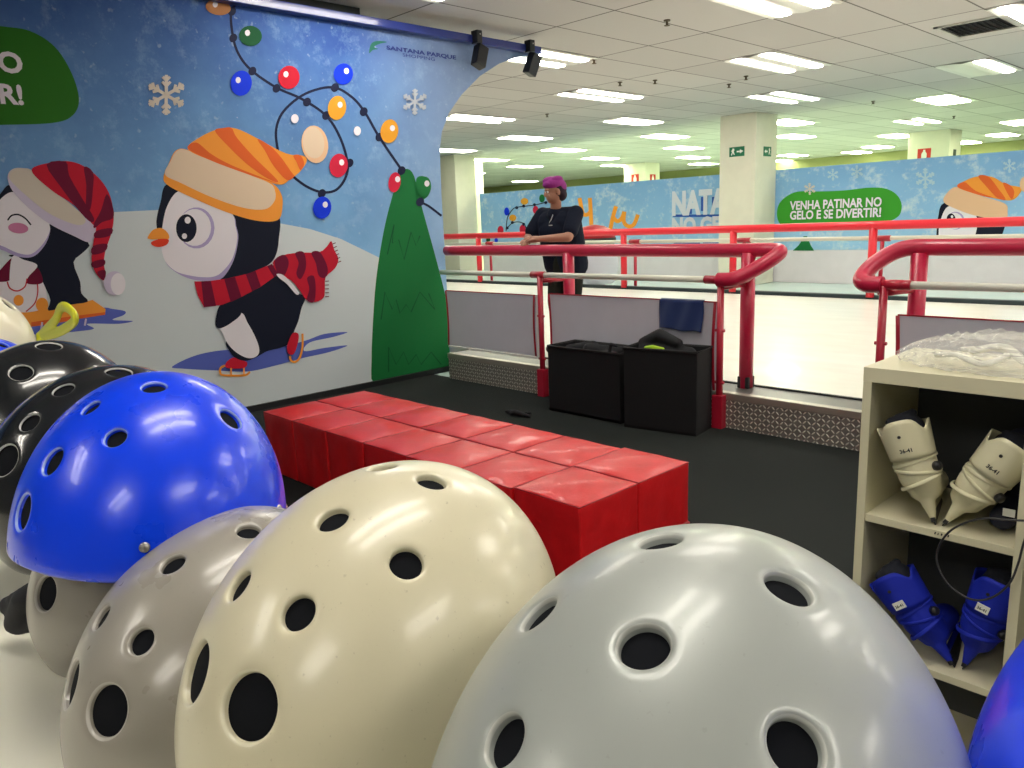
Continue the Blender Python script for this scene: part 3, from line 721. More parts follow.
# handrails
pad = mat('padding_red', (.52, .010, .055), .38, coat=.25)
kk = NT(pad); nn_ = kk.noise(kk.coord('Object'), 26, 3); kk.bump(nn_, .25, .01)
pad_hi = mat('padding_bright_red', (.75, .012, .03), .4, coat=.2)
wrail = mat('rail_white', (.74, .74, .64), .35, coat=.3); bfoot = mat('foot_black', (.012, .012, .014), .5)
def post(name, x, y, z0, z1, r, m_, parent, foot=None):
    bm = bmesh.new(); tube(bm, [(x, y, z0), (x, y, z1)], r, 14); fix_normals(bm); o = bm_obj(name, bm, m_, parent)
    if foot == 'black':
        bm = bmesh.new(); box(bm, x - .045, x + .045, y - .045, y + .045, z0 - .001, z0 + .085, bevel=.008); fix_normals(bm); bm_obj('foot', bm, bfoot, o)
    if foot == 'box':
        bm = bmesh.new(); box(bm, x - .04, x + .04, y - .035, y + .03, 0, .24, bevel=.006); fix_normals(bm); bm_obj('foot', bm, redp, o)
        bm = bmesh.new()
        for zz in (.33, .70): tube(bm, [(x - .035, y, zz), (x + .035, y, zz)], .011, 10)
        fix_normals(bm); bm_obj('bolt', bm, redp, o)
    return o
def near_rail(name, inner_pts, outer_posts, inner_posts, white_runs, sleeves, label):
    root = empty(name, (0, 0, 0))
    bm = bmesh.new(); tube(bm, smooth_path(inner_pts, 7), .050, 18); fix_normals(bm); bm_obj('padded_rail', bm, pad, root)
    for a, b_ in white_runs:
        bm = bmesh.new(); tube(bm, [(a, 4.77, 1.05), (b_, 4.77, 1.05)], .023, 14); fix_normals(bm); bm_obj('white_rail', bm, wrail, root)
    for a, b_ in sleeves:
        bm = bmesh.new(); tube(bm, [(a, 4.77, 1.05), (b_, 4.77, 1.05)], .03, 14); fix_normals(bm); bm_obj('sleeve', bm, redp, root)
    for x in outer_posts: post('outer_post', x, 4.765, .0, 1.05, .024, redp, root, 'box')
    for x, lean in inner_posts:
        o = post('padded_post', x, 5.05, PZ, 1.22, .05, pad, root, 'black')
        if lean: # short brace from post top to the bend
            bm = bmesh.new(); tube(bm, [(x, 5.05, 1.12), (x + .05, 4.95, 1.05), (x + .02, 4.80, 1.03)], .03, 12); fix_normals(bm); bm_obj('brace', bm, redp, root)
    bm = bmesh.new()
    for x, _ in inner_posts: box(bm, x - .004, x + .004, 5.10, 5.101, 1.0, 1.1)
    bm.free()
    for x in outer_posts[:]:
        nearest = min(inner_posts, key=lambda q: abs(q[0] - x))[0]
        if abs(nearest - x) < .2:
            bm = bmesh.new(); tube(bm, [(x, 4.77, 1.0), (nearest, 5.05, 1.0)], .02, 10); fix_normals(bm); bm_obj('cross_tie', bm, redp, root)
    tag(root, label, 'railing', 'railings around the rink')
near_rail('rink_railing', [(-6.18, 5.06, 1.24), (-5.0, 5.06, 1.24), (-4.0, 5.06, 1.238), (-3.0, 5.06, 1.235), (-2.74, 5.06, 1.238), (-2.60, 5.03, 1.235), (-2.57, 4.98, 1.215), (-2.62, 4.91, 1.16), (-2.72, 4.83, 1.09), (-2.80, 4.78, 1.055), (-2.90, 4.77, 1.05)],
          [-4.605, -2.875], [(-4.53, False), (-2.83, True)], [(-5.93, -4.69), (-4.57, -2.99)], [(-4.70, -4.55), (-3.0, -2.82)],
          'red padded railing with white lower rail that the person leans on')
near_rail('rink_railing', [(2.2, 5.06, 1.25), (.6, 5.06, 1.25), (-1.0, 5.06, 1.25), (-1.55, 5.06, 1.25), (-1.78, 5.03, 1.245), (-1.90, 4.93, 1.17), (-1.945, 4.83, 1.085), (-1.90, 4.775, 1.05), (-1.80, 4.77, 1.048)],
          [-1.79, .1, 1.8], [(-1.70, False), (.3, False), (1.9, False)], [(-1.66, 2.2)], [(-1.84, -1.64)],
          'red padded railing with white lower rail behind the shelf, right of the entrance gap')
def far_rail():
    root = empty('rink_railing', (0, 0, 0))
    bm = bmesh.new(); tube(bm, [(-14.4, 11.02, 1.235), (-8, 11.02, 1.245), (-2, 11.02, 1.26), (3, 11.02, 1.265), (6.8, 11.02, 1.27)], .06, 14); fix_normals(bm); bm_obj('padded_rail', bm, pad_hi, root)
    bm = bmesh.new(); tube(bm, [(-14.4, 11.35, 1.06), (6.8, 11.35, 1.08)], .03, 12); fix_normals(bm); bm_obj('white_rail', bm, wrail, root)
    for x in (-12.4, -10.5, -8.58, -6.44, -4.32, -2.2, -.1, 2.0, 4.1):
        if abs(x + 10.5) < .01: continue
        post('padded_post', x, 11.02, .28, 1.25, .055, pad_hi, root)
        post('outer_post', x, 11.35, .0, 1.06, .028, redp, root)
        bm = bmesh.new(); tube(bm, [(x - .11, 11.35, 1.065), (x + .11, 11.35, 1.065)], .042, 12); fix_normals(bm); bm_obj('sleeve', bm, redp, root)
    tag(root, 'bright red padded railing along the far side of the ice, in front of the banner', 'railing', 'railings around the rink')
far_rail()

# navy towel over the near panel
def towel():
    bm = bmesh.new(); nx, nz = 24, 20; g = []
    for i in range(nx + 1):
        rowv = []
        for k in range(nz + 1):
            u, v = i / nx, k / nz
            x = -3.405 + .37 * u + .012 * math.sin(v * 4) * (u - .4); z = .896 - .215 * v - .012 * u * v + .004 * math.sin(u * 9)
            y = 4.802 - .006 - .008 * v + .006 * math.sin(u * 14 + v * 3)
            if k == 0: y = 4.822; z = .899
            rowv.append(bm.verts.new((x, y, z)))
        g.append(rowv)
    for i in range(nx):
        for k in range(nz): bm.faces.new((g[i][k], g[i + 1][k], g[i + 1][k + 1], g[i][k + 1]))
    fix_normals(bm); o = bm_obj('towel', bm, mat('towel_navy', (.008, .03, .14), .9, sheen=.3), None, True)
    md = o.modifiers.new('t', 'SOLIDIFY'); md.thickness = .006; md.offset = 0
    tag(o, 'navy blue cloth towel draped over the grey panel behind the bins', 'towel')
towel()

# ------------------------------------------------------------------ red cube seats
def cube_mesh(seed):
    rnd = random.Random(seed); bm = bmesh.new()
    w, h, N = .374, .385, 12
    # box body with a softly domed top cushion
    box(bm, -w / 2, w / 2, -w / 2, w / 2, 0, h, bevel=.010, seg=3)
    bmesh.ops.subdivide_edges(bm, edges=[e for e in bm.edges if e.calc_length() > .1], cuts=8, use_grid_fill=True)
    a, b_ = rnd.uniform(.6, 1.2), rnd.uniform(0, 6)
    for v in bm.verts:
        u, t = v.co.x / (w / 2), v.co.y / (w / 2)
        if v.co.z > h - .002:
            v.co.z += .022 * a * (1 - u * u) * (1 - t * t) + .0025 * math.sin(5 * u + b_) * math.cos(4 * t)
        elif .02 < v.co.z < h - .02:
            zz = math.sin(math.pi * v.co.z / h)
            if abs(u) > .98: v.co.x += .003 * zz * math.sin(b_ + 6 * t) * (1 if u > 0 else -1)
            if abs(t) > .98: v.co.y += .003 * zz * math.sin(b_ + 6 * u) * (1 if t > 0 else -1)
    fix_normals(bm); return bm
def m_red():
    m_ = mat('red_vinyl', (.62, .006, .012), .42, coat=.12); k = NT(m_)
    n = k.noise(k.coord('Object'), 9, 4); n2 = k.noise(k.coord('Object'), 300, 2)
    k.link(k.ramp(n, [(.3, (.60, .004, .008)), (.7, (.72, .007, .012))]), k.b.inputs['Base Color']); k.bump(k.math('ADD', k.math('MULTIPLY', n, 2.0), k.math('MULTIPLY', n2, .15)), .22, .01)
    return m_
redv = m_red(); seam_m = mat('red_piping', (.35, .004, .012), .5)
CW = .3785; BX0, BY0 = -4.575, 2.165
def cube_seat(i, j):
    root = empty('cube_seat', (BX0 + CW * (i + .5), BY0 + CW * (j + .5) + (.006 if j else 0), 0), R(random.uniform(-.8, .8)))
    bm_obj('cushion', cube_mesh(i * 7 + j), redv, root, True)
    bm = bmesh.new(); w = .374 / 2 - .003; zt = .381
    tube(bm, smooth_path([(-w, -w, zt), (w, -w, zt), (w, w, zt), (-w, w, zt), (-w, -w, zt)], 1), .0035, 8, caps=False); fix_normals(bm); bm_obj('piping', bm, seam_m, root)
    side = 'front row nearest the helmets' if j == 0 else 'back row nearest the railing'
    if i == 6: root.location.x += .012; root.location.z = .008; 
    tag(root, 'red padded cube seat, %s, %s' % (side, ['at the end by the printed backdrop', 'second from the backdrop end', 'third from the backdrop end', 'middle one of seven', 'third from the right end', 'second from the right end', 'at the right end'][i]), 'cube seat', 'red cube seats pushed together as a bench')
    if i == 6:
        bm = bmesh.new(); box(bm, -.19, .19, -.187, .187, -.007, .10, bevel=.01); fix_normals(bm); o = bm_obj('base', bm, seam_m, root); o.scale = (1.04, 1.0, 1); 
for i in range(7):
    for j in range(2): cube_seat(i, j)

# ------------------------------------------------------------------ black bins and what is in them
def m_black_fabric():
    m_ = mat('black_fabric', (.010, .011, .014), .85); k = NT(m_); n = k.noise(k.coord('Object'), 120, 2)
    k.link(k.mix(n, (.002, .0025, .004), (.007, .008, .010)), k.b.inputs['Base Color']); k.bump(n, .3, .003); return m_
bfab = m_black_fabric()
def bin_(x0, x1, y0, y1, h, label, rz=0):
    root = empty('storage_bin', ((x0 + x1) / 2, (y0 + y1) / 2, 0), rz); w, d = (x1 - x0) / 2, (y1 - y0) / 2; t = .015
    bm = bmesh.new()
    for s_, a in (((-w, w, -d, -d + t), 0), ((-w, w, d - t, d), 0), ((-w, -w + t, -d + t, d - t), 0), ((w - t, w, -d + t, d - t), 0)): box(bm, s_[0], s_[1], s_[2], s_[3], .0, h, bevel=.004)
    box(bm, -w, w, -d, d, .0, .02); fix_normals(bm); bm_obj('walls', bm, bfab, root)
    bm = bmesh.new(); tube(bm, [(-w, -d, h), (w, -d, h), (w, d, h), (-w, d, h), (-w, -d, h)], .009, 8, caps=False); fix_normals(bm); bm_obj('rim', bm, mat('rim_black', (.006, .006, .008), .6), root)
    tag(root, label, 'bin', 'black storage bins by the railing')
bin_(-4.21, -3.49, 4.42, 4.75, .525, 'black fabric storage bin by the railing, the left one of the two')
bin_(-3.445, -2.89, 4.42, 4.69, .585, 'black fabric storage bin by the railing, the right one under the navy towel', R(10))
def lumps(name, spots, m_, label, cat, vox=.01):
    bm = bmesh.new()
    for a, b_, r1, r2 in spots: capsule(bm, a, b_, r1, r2)
    o = to_obj(name, remeshed(bm, vox, 3), (m_,)); md = None
    tag(o, label, cat); return o
glv = mat('glove_black', (.008, .009, .012), .8)
lumps('knee_pad', [((-4.05, 4.50, .50), (-3.85, 4.55, .53), .04, .05), ((-3.85, 4.5, .52), (-3.62, 4.60, .51), .045, .04), ((-4.0, 4.6, .48), (-3.6, 4.5, .47), .05, .05)], glv, 'crumpled black protective pads heaped in the left bin', 'pads')
lumps('glove', [((-3.38, 4.56, .60), (-3.25, 4.58, .66), .04, .05), ((-3.25, 4.58, .66), (-3.08, 4.56, .62), .05, .035), ((-3.36, 4.55, .56), (-3.0, 4.58, .55), .05, .05)], glv, 'black gloves heaped on top of the right bin', 'gloves')
lumps('strap', [((-3.62, 4.46, .50), (-3.60, 4.46, .585), .015, .012), ((-3.60, 4.46, .585), (-3.56, 4.47, .575), .012, .012)], glv, 'black strap end standing up out of the left bin', 'strap', .005)
p = on_y(654, 347, 4.45)
lumps('armband', [((p.x - .07, 4.45, p.z - .012), (p.x + .0, 4.43, p.z), .014, .018), ((p.x, 4.43, p.z), (p.x + .075, 4.45, p.z - .008), .018, .012)], mat('neon_yellow', (.45, .75, .02), .5), 'neon yellow-green armband lying on the right black bin', 'armband', .004)
lumps('knee_strap', [((-4.42, 4.14, .015), (-4.30, 4.12, .03), .012, .022), ((-4.30, 4.12, .03), (-4.16, 4.14, .015), .022, .012), ((-4.33, 4.10, .02), (-4.22, 4.20, .02), .015, .015)], glv, 'black strap dropped on the carpet behind the red bench', 'strap', .005)

# ------------------------------------------------------------------ skating aid beyond the far railing
def chair():
    root = empty('skating_aid', (-10.50, 12.5, 0)); root.scale = (1, 1, 1.07)
    rm = mat('chair_red', (.45, .008, .02), .4); bk = mat('chair_black', (.015, .015, .018), .6); wl = mat('aid_white', (.62, .60, .68), .4)
    bm = bmesh.new(); tube(bm, [(0, 0, .16), (0, 0, .2), (0, 0, .45), (0, 0, .75), (0, 0, .92)], [.36, .42, .50, .46, .42], 28); fix_normals(bm); bm_obj('body', bm, wl, root, True)
    bm = bmesh.new(); tube(bm, [(0, 0, .90), (0, 0, .92), (0, 0, 1.03), (0, 0, 1.04)], [.41, .46, .45, .40], 28); fix_normals(bm); bm_obj('back_band', bm, bk, root)
    bm = bmesh.new(); tube(bm, [(0, 0, 1.03), (0, 0, 1.10), (0, 0, 1.18), (0, 0, 1.25), (0, 0, 1.285)], [.44, .43, .36, .22, .03], 28); fix_normals(bm); bm_obj('hood', bm, rm, root, True)
    for sx in (-.26, .26):
        bm = bmesh.new(); capsule(bm, (sx, -.10, .09), (sx, -.42, .07), .10, .07); fix_normals(bm); bm_obj('foot', bm, bk, root)
    tag(root, 'round white skating aid with red hood behind the far railing, right of the person', 'skating aid')
chair()

# ------------------------------------------------------------------ service counter with the helmets
CTZ = 1.10
def counter():
    root = empty('service_counter', (-.9, -.1, 0))
    lam = m_paint('laminate_cream', (.88, .87, .74), .03, .35)
    bm = bmesh.new(); box(bm, -1.5, 1.6, -.45, .54, CTZ - .035, CTZ, bevel=.004); fix_normals(bm); bm_obj('worktop', bm, lam, root)
    bm = bmesh.new(); box(bm, -1.47, 1.57, .42, .45, 0.0, CTZ - .035); fix_normals(bm); bm_obj('front_panel', bm, lam, root)
    for x in (-1.47, .05, 1.54):
        bm = bmesh.new(); box(bm, x, x + .03, -.40, .42, 0.0, CTZ - .035); fix_normals(bm); bm_obj('side_panel', bm, lam, root)
    tag(root, 'cream laminate service counter the helmets are piled on', 'counter')
counter()

def shell_mat(name, c, rough=.22, coat=.6, metal=0.0, worn=None, flake=0.0):
    m_ = mat(name, c, rough, coat=coat, metal=metal); k = NT(m_); v = k.coord('Object')
    m_.node_tree.nodes['Principled BSDF'].inputs['Coat Roughness'].default_value = .13 if worn else .08
    n = k.noise(v, 7, 4); base = k.mix(n, tuple(x * .94 for x in c), c)
    if worn:
        vs = k.coord('Object', scale=(200, 30, 200), rot=(.4, .7, .3)); n2 = k.noise(vs, 1.6, 3, .6)
        base = k.mix(k.math('MULTIPLY', k.ramp(n2, [(.74, (0, 0, 0)), (.78, (1, 1, 1))]), .45), base, worn)
        n3 = k.noise(v, 150, 3, .6); base = k.mix(k.math('MULTIPLY', k.ramp(n3, [(.70, (0, 0, 0)), (.75, (1, 1, 1))]), .45), base, worn)
        n4 = k.noise(v, 420, 2, .5); base = k.mix(k.math('MULTIPLY', k.ramp(n4, [(.70, (0, 0, 0)), (.76, (1, 1, 1))]), .35), base, worn)
    k.link(base, k.b.inputs['Base Color'])
    vr = k.coord('Object', scale=(1, 1, 1)); nr = k.noise(vr, 18, 4); k.link(k.ramp(nr, [(.3, (rough * .93,) * 3), (.75, (rough * 1.12,) * 3)]), k.b.inputs['Roughness'])
    return m_
S_SILVER = shell_mat('shell_silver', (.40, .43, .405), .38, .28, .10, worn=(.30, .31, .29))
S_CREAM = shell_mat('shell_cream', (.72, .67, .48), .34, .35, worn=(.36, .31, .20))
S_GREY = shell_mat('shell_grey', (.33, .31, .27), .28, .35, worn=(.25, .24, .21))
S_BLUE = shell_mat('shell_blue', (.0, .055, 1.0), .28, .25)
S_BLACK = shell_mat('shell_black', (.010, .012, .015), .20, .7)
LINER = mat('foam_black', (.006, .007, .010), .9, spec=.15); STRAP = mat('strap_black', (.012, .013, .018), .7); STEEL = mat('rivet_steel', (.35, .34, .32), .4, metal=1)

def helmet_shell(ax, vents, rim_z, seed=0):
    """vented skate-helmet shell: planar triangulation of the dome lifted onto the ellipsoid"""
    ax = Vector(ax)
    def lift(q, dep=0.0):
        p = Vector((q.x * ax.x, q.y * ax.y, q.z * ax.z)); n = Vector((q.x / ax.x, q.y / ax.y, q.z / ax.z)).normalized()
        return p - n * dep
    def plan(q):
        th = math.acos(max(-1, min(1, q.z))); ph = math.atan2(q.y, q.x); return Vector((th * math.cos(ph), th * math.sin(ph)))
    def unplan(p):
        th = p.length
        if th < 1e-9: return Vector((0, 0, 1))
        return Vector((math.sin(th) * p.x / th, math.sin(th) * p.y / th, math.cos(th)))
    def thmax(ph): return math.acos(max(-.9, min(.9, rim_z(ph))))
    pts = []; dep = []; edges = []
    NB = 180; step = .034
    for k in range(NB):
        ph = 2 * math.pi * k / NB; t = thmax(ph); pts.append(Vector((t * math.cos(ph), t * math.sin(ph)))); dep.append(0.0)
    bd = [(k, (k + 1) % NB) for k in range(NB)]
    rings = [(.95, .0060), (.975, .0026), (1.0, .0012), (1.06, .0007), (1.15, .0003), (1.30, 0.0), (1.55, 0.0)]
    holes = []; edgeset = []
    for (x, y, z, r) in vents:
        q = Vector((x, y, z)).normalized(); th = math.acos(q.z); ph = math.atan2(q.y, q.x)
        if th > thmax(ph) - .22: continue
        w = lift(q); n = Vector((q.x / ax.x, q.y / ax.y, q.z / ax.z)).normalized(); t1, t2 = frame_at(n, Vector((0, 1, 0)))
        NK = 44; loops = []
        for (k_, d_) in rings:
            idx = []
            for a in range(NK):
                al = 2 * math.pi * (a + (.5 if len(loops) % 2 else 0)) / NK
                wp = w + (t1 * math.cos(al) + t2 * math.sin(al)) * r * k_
                qq = Vector((wp.x / ax.x, wp.y / ax.y, wp.z / ax.z)).normalized()
                idx.append(len(pts)); pts.append(plan(qq)); dep.append(d_)
            loops.append(idx)
            if len(loops) <= 4: edges += [(idx[i], idx[(i + 1) % NK]) for i in range(NK)]
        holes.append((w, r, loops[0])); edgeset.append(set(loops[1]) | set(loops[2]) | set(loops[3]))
    g = -2.1; row = 0
    while g < 2.1:
        h = -2.1 + (step / 2 if row % 2 else 0)
        while h < 2.1:
            p = Vector((h, g)); t = p.length
            if t < thmax(math.atan2(g, h)) - step * .7:
                w = lift(unplan(p))
                if all((w - c).length > r * 1.55 + .0022 for c, r, _ in holes): pts.append(p); dep.append(0.0)
            h += step
        g += step * .866; row += 1
    vo, eo, fo, orig, *_ = delaunay_2d_cdt(pts, bd + edges, [], 0, 1e-7)
    bm = bmesh.new(); V = []; ring0 = []
    for i, v in enumerate(vo):
        o_ = orig[i][0] if orig[i] else -1; d_ = dep[o_] if o_ >= 0 else 0.0
        V.append(bm.verts.new(lift(unplan(Vector(v)), d_)))
    for hset in holes:
        ring0.append(set(hset[2]))
    for f in fo:
        cpt = sum((Vector(vo[i]) for i in f), Vector((0, 0))) / len(f)
        if cpt.length > thmax(math.atan2(cpt.y, cpt.x)) + .001: continue
        og = [orig[i][0] if orig[i] else -1 for i in f]
        if any(all(o_ in rs for o_ in og) for rs in ring0): continue
        fc = bm.faces.new([V[i] for i in f]); fc.smooth = True
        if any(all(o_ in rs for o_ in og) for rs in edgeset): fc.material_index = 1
    # rolled lower edge
    be = [e for e in bm.edges if len(e.link_faces) == 1 and all(plan(Vector((v.co.x / ax.x, v.co.y / ax.y, v.co.z / ax.z)).normalized()).length > 1.2 for v in e.verts)]
    for dx, dz in ((-.0012, -.0016), (-.004, -.0012), (-.006, .004)):
        r_ = bmesh.ops.extrude_edge_only(bm, edges=be); nv = [x for x in r_['geom'] if isinstance(x, bmesh.types.BMVert)]; be = [x for x in r_['geom'] if isinstance(x, bmesh.types.BMEdge)]
        for v in nv:
            rad = Vector((v.co.x, v.co.y, 0)); L = rad.length
            if L > 1e-6: v.co += rad / L * dx
            v.co.z += dz
        for e in be:
            for f in e.link_faces: f.smooth = True
    fix_normals(bm)
    return bm, lift
EDGE = {'shell_silver': mat('edge_glint_silver', (.52, .54, .50), .3, coat=.4), 'shell_cream': mat('edge_glint_cream', (.74, .70, .52), .3, coat=.4), 'shell_grey': mat('edge_glint_grey', (.48, .46, .42), .3, coat=.4), 'shell_blue': mat('edge_glint_blue', (.30, .42, .95), .3, coat=.4), 'shell_black': mat('edge_glint_white', (.45, .45, .43), .3, coat=.4)}  # vent rims: bright edge highlight painted in as a paler colour
def helmet(pose, vents, m_, label, z0=-.44, kx=-.12, rivets=(), rim=None, strap=True, pads=True):
    ax, p = pose
    root = empty('helmet', p[:3])
    root.rotation_euler = Euler((R(p[5]), R(p[4]), R(p[3])), 'XYZ')
    rz = rim or (lambda ph: z0 + kx * math.cos(ph) + .05 * math.cos(2 * ph))
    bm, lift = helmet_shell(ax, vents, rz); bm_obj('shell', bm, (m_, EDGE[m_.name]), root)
    # foam liner just inside
    ins = Vector(ax) - Vector((.0046,) * 3); bm = bmesh.new(); NT_, NP = 22, 60; g = []
    for i in range(NT_ + 1):
        rr = []
        for k in range(NP):
            ph = 2 * math.pi * k / NP; th = (math.acos(max(-.9, min(.9, rz(ph)))) - .035) * i / NT_
            rr.append(Vector((ins.x * math.sin(th) * math.cos(ph), ins.y * math.sin(th) * math.sin(ph), ins.z * math.cos(th))))
        g.append(rr)
    top = bm.verts.new(g[0][0]); vs = [[bm.verts.new(q) for q in rr] for rr in g[1:]]
    for k in range(NP): bm.faces.new((top, vs[0][k], vs[0][(k + 1) % NP]))
    for i in range(NT_ - 1):
        for k in range(NP): bm.faces.new((vs[i][k], vs[i + 1][k], vs[i + 1][(k + 1) % NP], vs[i][(k + 1) % NP]))
    fix_normals(bm); lo = bm_obj('foam_liner', bm, LINER, root, True)
    md = lo.modifiers.new('t', 'SOLIDIFY'); md.thickness = .012; md.offset = -1
    for q in rivets:
        q = Vector(q).normalized(); w = lift(q); n = Vector((q.x / ax[0], q.y / ax[1], q.z / ax[2])).normalized()
        bm = bmesh.new(); tube(bm, [w - n * .002, w + n * .0012, w + n * .0024, w + n * .003], [.0042, .0042, .0030, .0008], 18); fix_normals(bm); bm_obj('rivet', bm, STEEL, root, True)
    if strap:
        for sg in (-1, 1):
            bm = bmesh.new(); yb = sg * (ax[1] - .018)
            tube(bm, smooth_path([(.03, yb, -.02), (.025, yb * .9, -.055), (.0, yb * .5, -.075), (-.01, 0, -.08)], 5), .009, 8, rb=.0015); fix_normals(bm); bm_obj('chin_strap', bm, STRAP, root, True)
    if pads:   # ear pads and buckles hanging below the rim rest on the counter
        Mw = Matrix.Translation(Vector(p[:3])) @ root.rotation_euler.to_matrix().to_4x4(); Mi = Mw.inverted()
        for sx in (-.060, .045):
            for sg in (-1, 1):
                a = Vector((sx, sg * ax[1] * .66, ax[2] * (z0 * .6))); aw = Mw @ a; bw = Vector((aw.x * .7 + p[0] * .3, aw.y * .7 + p[1] * .3, CTZ + .0055))
                if aw.z - bw.z < .01: continue
                bm = bmesh.new(); e1 = Mi @ bw; e2 = Mi @ Vector((p[0], p[1], CTZ + .005))
                tube(bm, smooth_path([a, a * .45 + e1 * .55 + Vector((0, sg * .006, 0)), e1, e2], 6), .0085, 10, rb=.0035); fix_normals(bm); bm_obj('side_strap', bm, STRAP, root)
    tag(root, label, 'helmet', 'skate helmets piled on the counter')
    return root
HD = {
'G1':(((0.14, 0.112, 0.12),(-0.161, 0.247, 1.239, 106.0, -31.0, 6.0)),
  [(0.596, 0.27, 0.756, 0.0098), (0.499, -0.233, 0.835, 0.0098), (0.148, 0.142, 0.979, 0.0098), (0.246, 0.614, 0.75, 0.0098), (-0.158, 0.5, 0.851, 0.0098), (0.036, -0.353, 0.935, 0.0098), (-0.3, -0.62, 0.725, 0.01), (-0.62, 0.0, 0.785, 0.016), (-0.62, 0.45, 0.643, 0.016)]),
'C1':(((0.14, 0.112, 0.12),(-0.395, 0.251, 1.223, 104.0, -32.0, 12.0)),
  [(0.603, -0.101, 0.791, 0.0098), (0.199, 0.169, 0.965, 0.0098), (0.144, -0.322, 0.936, 0.0098), (-0.172, 0.481, 0.86, 0.0098), (-0.209, 0.01, 0.978, 0.0098), (-0.504, 0.512, 0.696, 0.0176), (-0.552, 0.044, 0.833, 0.0177), (0.621, 0.266, 0.737, 0.0098)]),
'G2':(((0.14, 0.112, 0.12),(-0.592, 0.229, 1.148, 117.0, -30.0, 8.0)),
  [(0.468, -0.131, 0.874, 0.0098), (0.617, 0.415, 0.668, 0.0098), (0.126, 0.177, 0.976, 0.0098), (-0.306, 0.065, 0.95, 0.0098), (-0.191, 0.538, 0.821, 0.0098), (-0.496, 0.604, 0.624, 0.0176), (-0.617, 0.134, 0.776, 0.018)]),
'B1':(((0.15, 0.12, 0.15),(-0.757, 0.237, 1.226, -9.0, -28.0, -16.0)),
  [(0.69, -0.173, 0.703, 0.0108), (0.591, -0.571, 0.57, 0.0089), (0.857, -0.402, 0.323, 0.0093), (0.597, -0.767, 0.235, 0.0126), (0.416, -0.909, -0.019, 0.0159), (0.764, 0.379, 0.522, 0.0116), (0.4, 0.2, 0.894, 0.01), (0.4, 0.62, 0.675, 0.01), (0.05, -0.5, 0.865, 0.01), (-0.3, -0.2, 0.933, 0.01), (-0.3, 0.62, 0.725, 0.01), (-0.62, -0.45, 0.643, 0.016)]),
'K2':(((0.15, 0.12, 0.13),(-1.036, 0.277, 1.212, 112.0, -20.0, 6.0)),
  [(0.374, -0.158, 0.914, 0.0151), (-0.05, -0.011, 0.999, 0.0121), (-0.401, -0.015, 0.916, 0.0119), (-0.676, 0.022, 0.736, 0.0184), (0.5, 0.45, 0.74, 0.012), (0.05, 0.55, 0.83, 0.011), (0.55, -0.55, 0.63, 0.011)]),
'K1':(((0.15, 0.12, 0.13),(-1.312, 0.272, 1.222, 120.0, -20.0, 8.0)),
  [(0.33, -0.122, 0.936, 0.0171), (-0.165, -0.276, 0.947, 0.0147), (0.66, 0.3, 0.69, 0.012), (0.05, 0.5, 0.865, 0.011), (-0.62, 0.3, 0.7, 0.016)]),
'G3':(((0.14, 0.112, 0.12),(-0.814, 0.267, 1.15, 103.0, -10.0, 4.0)),
  [(-0.883, -0.007, 0.47, 0.0165), (0.66, 0.0, 0.751, 0.01), (0.4, 0.62, 0.675, 0.01), (-0.3, 0.62, 0.725, 0.01)]),
'C2':(((0.15, 0.12, 0.13),(-1.612, 0.202, 1.306, 105.0, -19.0, 3.0)),
  [(0.814, -0.403, 0.418, 0.0125), (0.66, 0.0, 0.751, 0.01), (0.4, 0.62, 0.675, 0.01), (0.05, 0.0, 0.999, 0.01), (-0.3, -0.62, 0.725, 0.01), (-0.3, 0.62, 0.725, 0.01), (-0.62, 0.0, 0.785, 0.016)]),
'B3':(((0.14, 0.112, 0.12),(-1.472, 0.198, 1.237, 100.0, -20.0, 5.0)),
  [(0.66, -0.3, 0.689, 0.01), (0.66, 0.3, 0.689, 0.01), (0.05, -0.5, 0.865, 0.01), (0.05, 0.0, 0.999, 0.01), (0.05, 0.5, 0.865, 0.01), (-0.62, -0.45, 0.643, 0.016), (-0.62, 0.0, 0.785, 0.016), (-0.62, 0.45, 0.643, 0.016)]),
'B2':(((0.14, 0.112, 0.12),(0.03, 0.348, 1.254, 105.0, -26.0, 4.0)),
  [(0.66, -0.3, 0.689, 0.01), (0.66, 0.3, 0.689, 0.01), (0.05, 0.5, 0.865, 0.01), (-0.62, -0.45, 0.643, 0.016), (-0.62, 0.0, 0.785, 0.016), (-0.62, 0.45, 0.643, 0.016)]),
}
helmet(*HD['G1'], S_SILVER, 'large silver-grey skate helmet with round vents, closest to the viewer')
helmet(*HD['C1'], S_CREAM, 'scuffed cream skate helmet with round vents between the two grey ones')
helmet(*HD['G2'], S_GREY, 'warm grey skate helmet leaning against the big cream one', z0=-.14, kx=-.34, pads=False)
helmet(*HD['B1'], S_BLUE, 'glossy blue skate helmet lying on top of the pile over a grey one', rim=lambda ph: min(.0, -.06 - .38 * math.cos(ph + R(15))), rivets=((.94, -.16, -.29), (.60, .80, .01)), strap=False, pads=False)
helmet(*HD['G3'], S_GREY, 'warm grey skate helmet on the counter half covered by the blue one', z0=-.31, kx=-.02, pads=False)
helmet(*HD['K2'], S_BLACK, 'glossy black skate helmet directly behind the large blue one')
helmet(*HD['K1'], S_BLACK, 'glossy black skate helmet with a ringed vent near its top, below the yellow loop')
helmet(*HD['C2'], S_CREAM, 'cream skate helmet at the far left edge, under the sledging penguin print')
helmet(*HD['B3'], S_BLUE, 'blue skate helmet of which only a sliver shows under the far cream one')
helmet(*HD['B2'], S_BLUE, 'bright blue skate helmet at the bottom right corner, beside the silver-grey one')

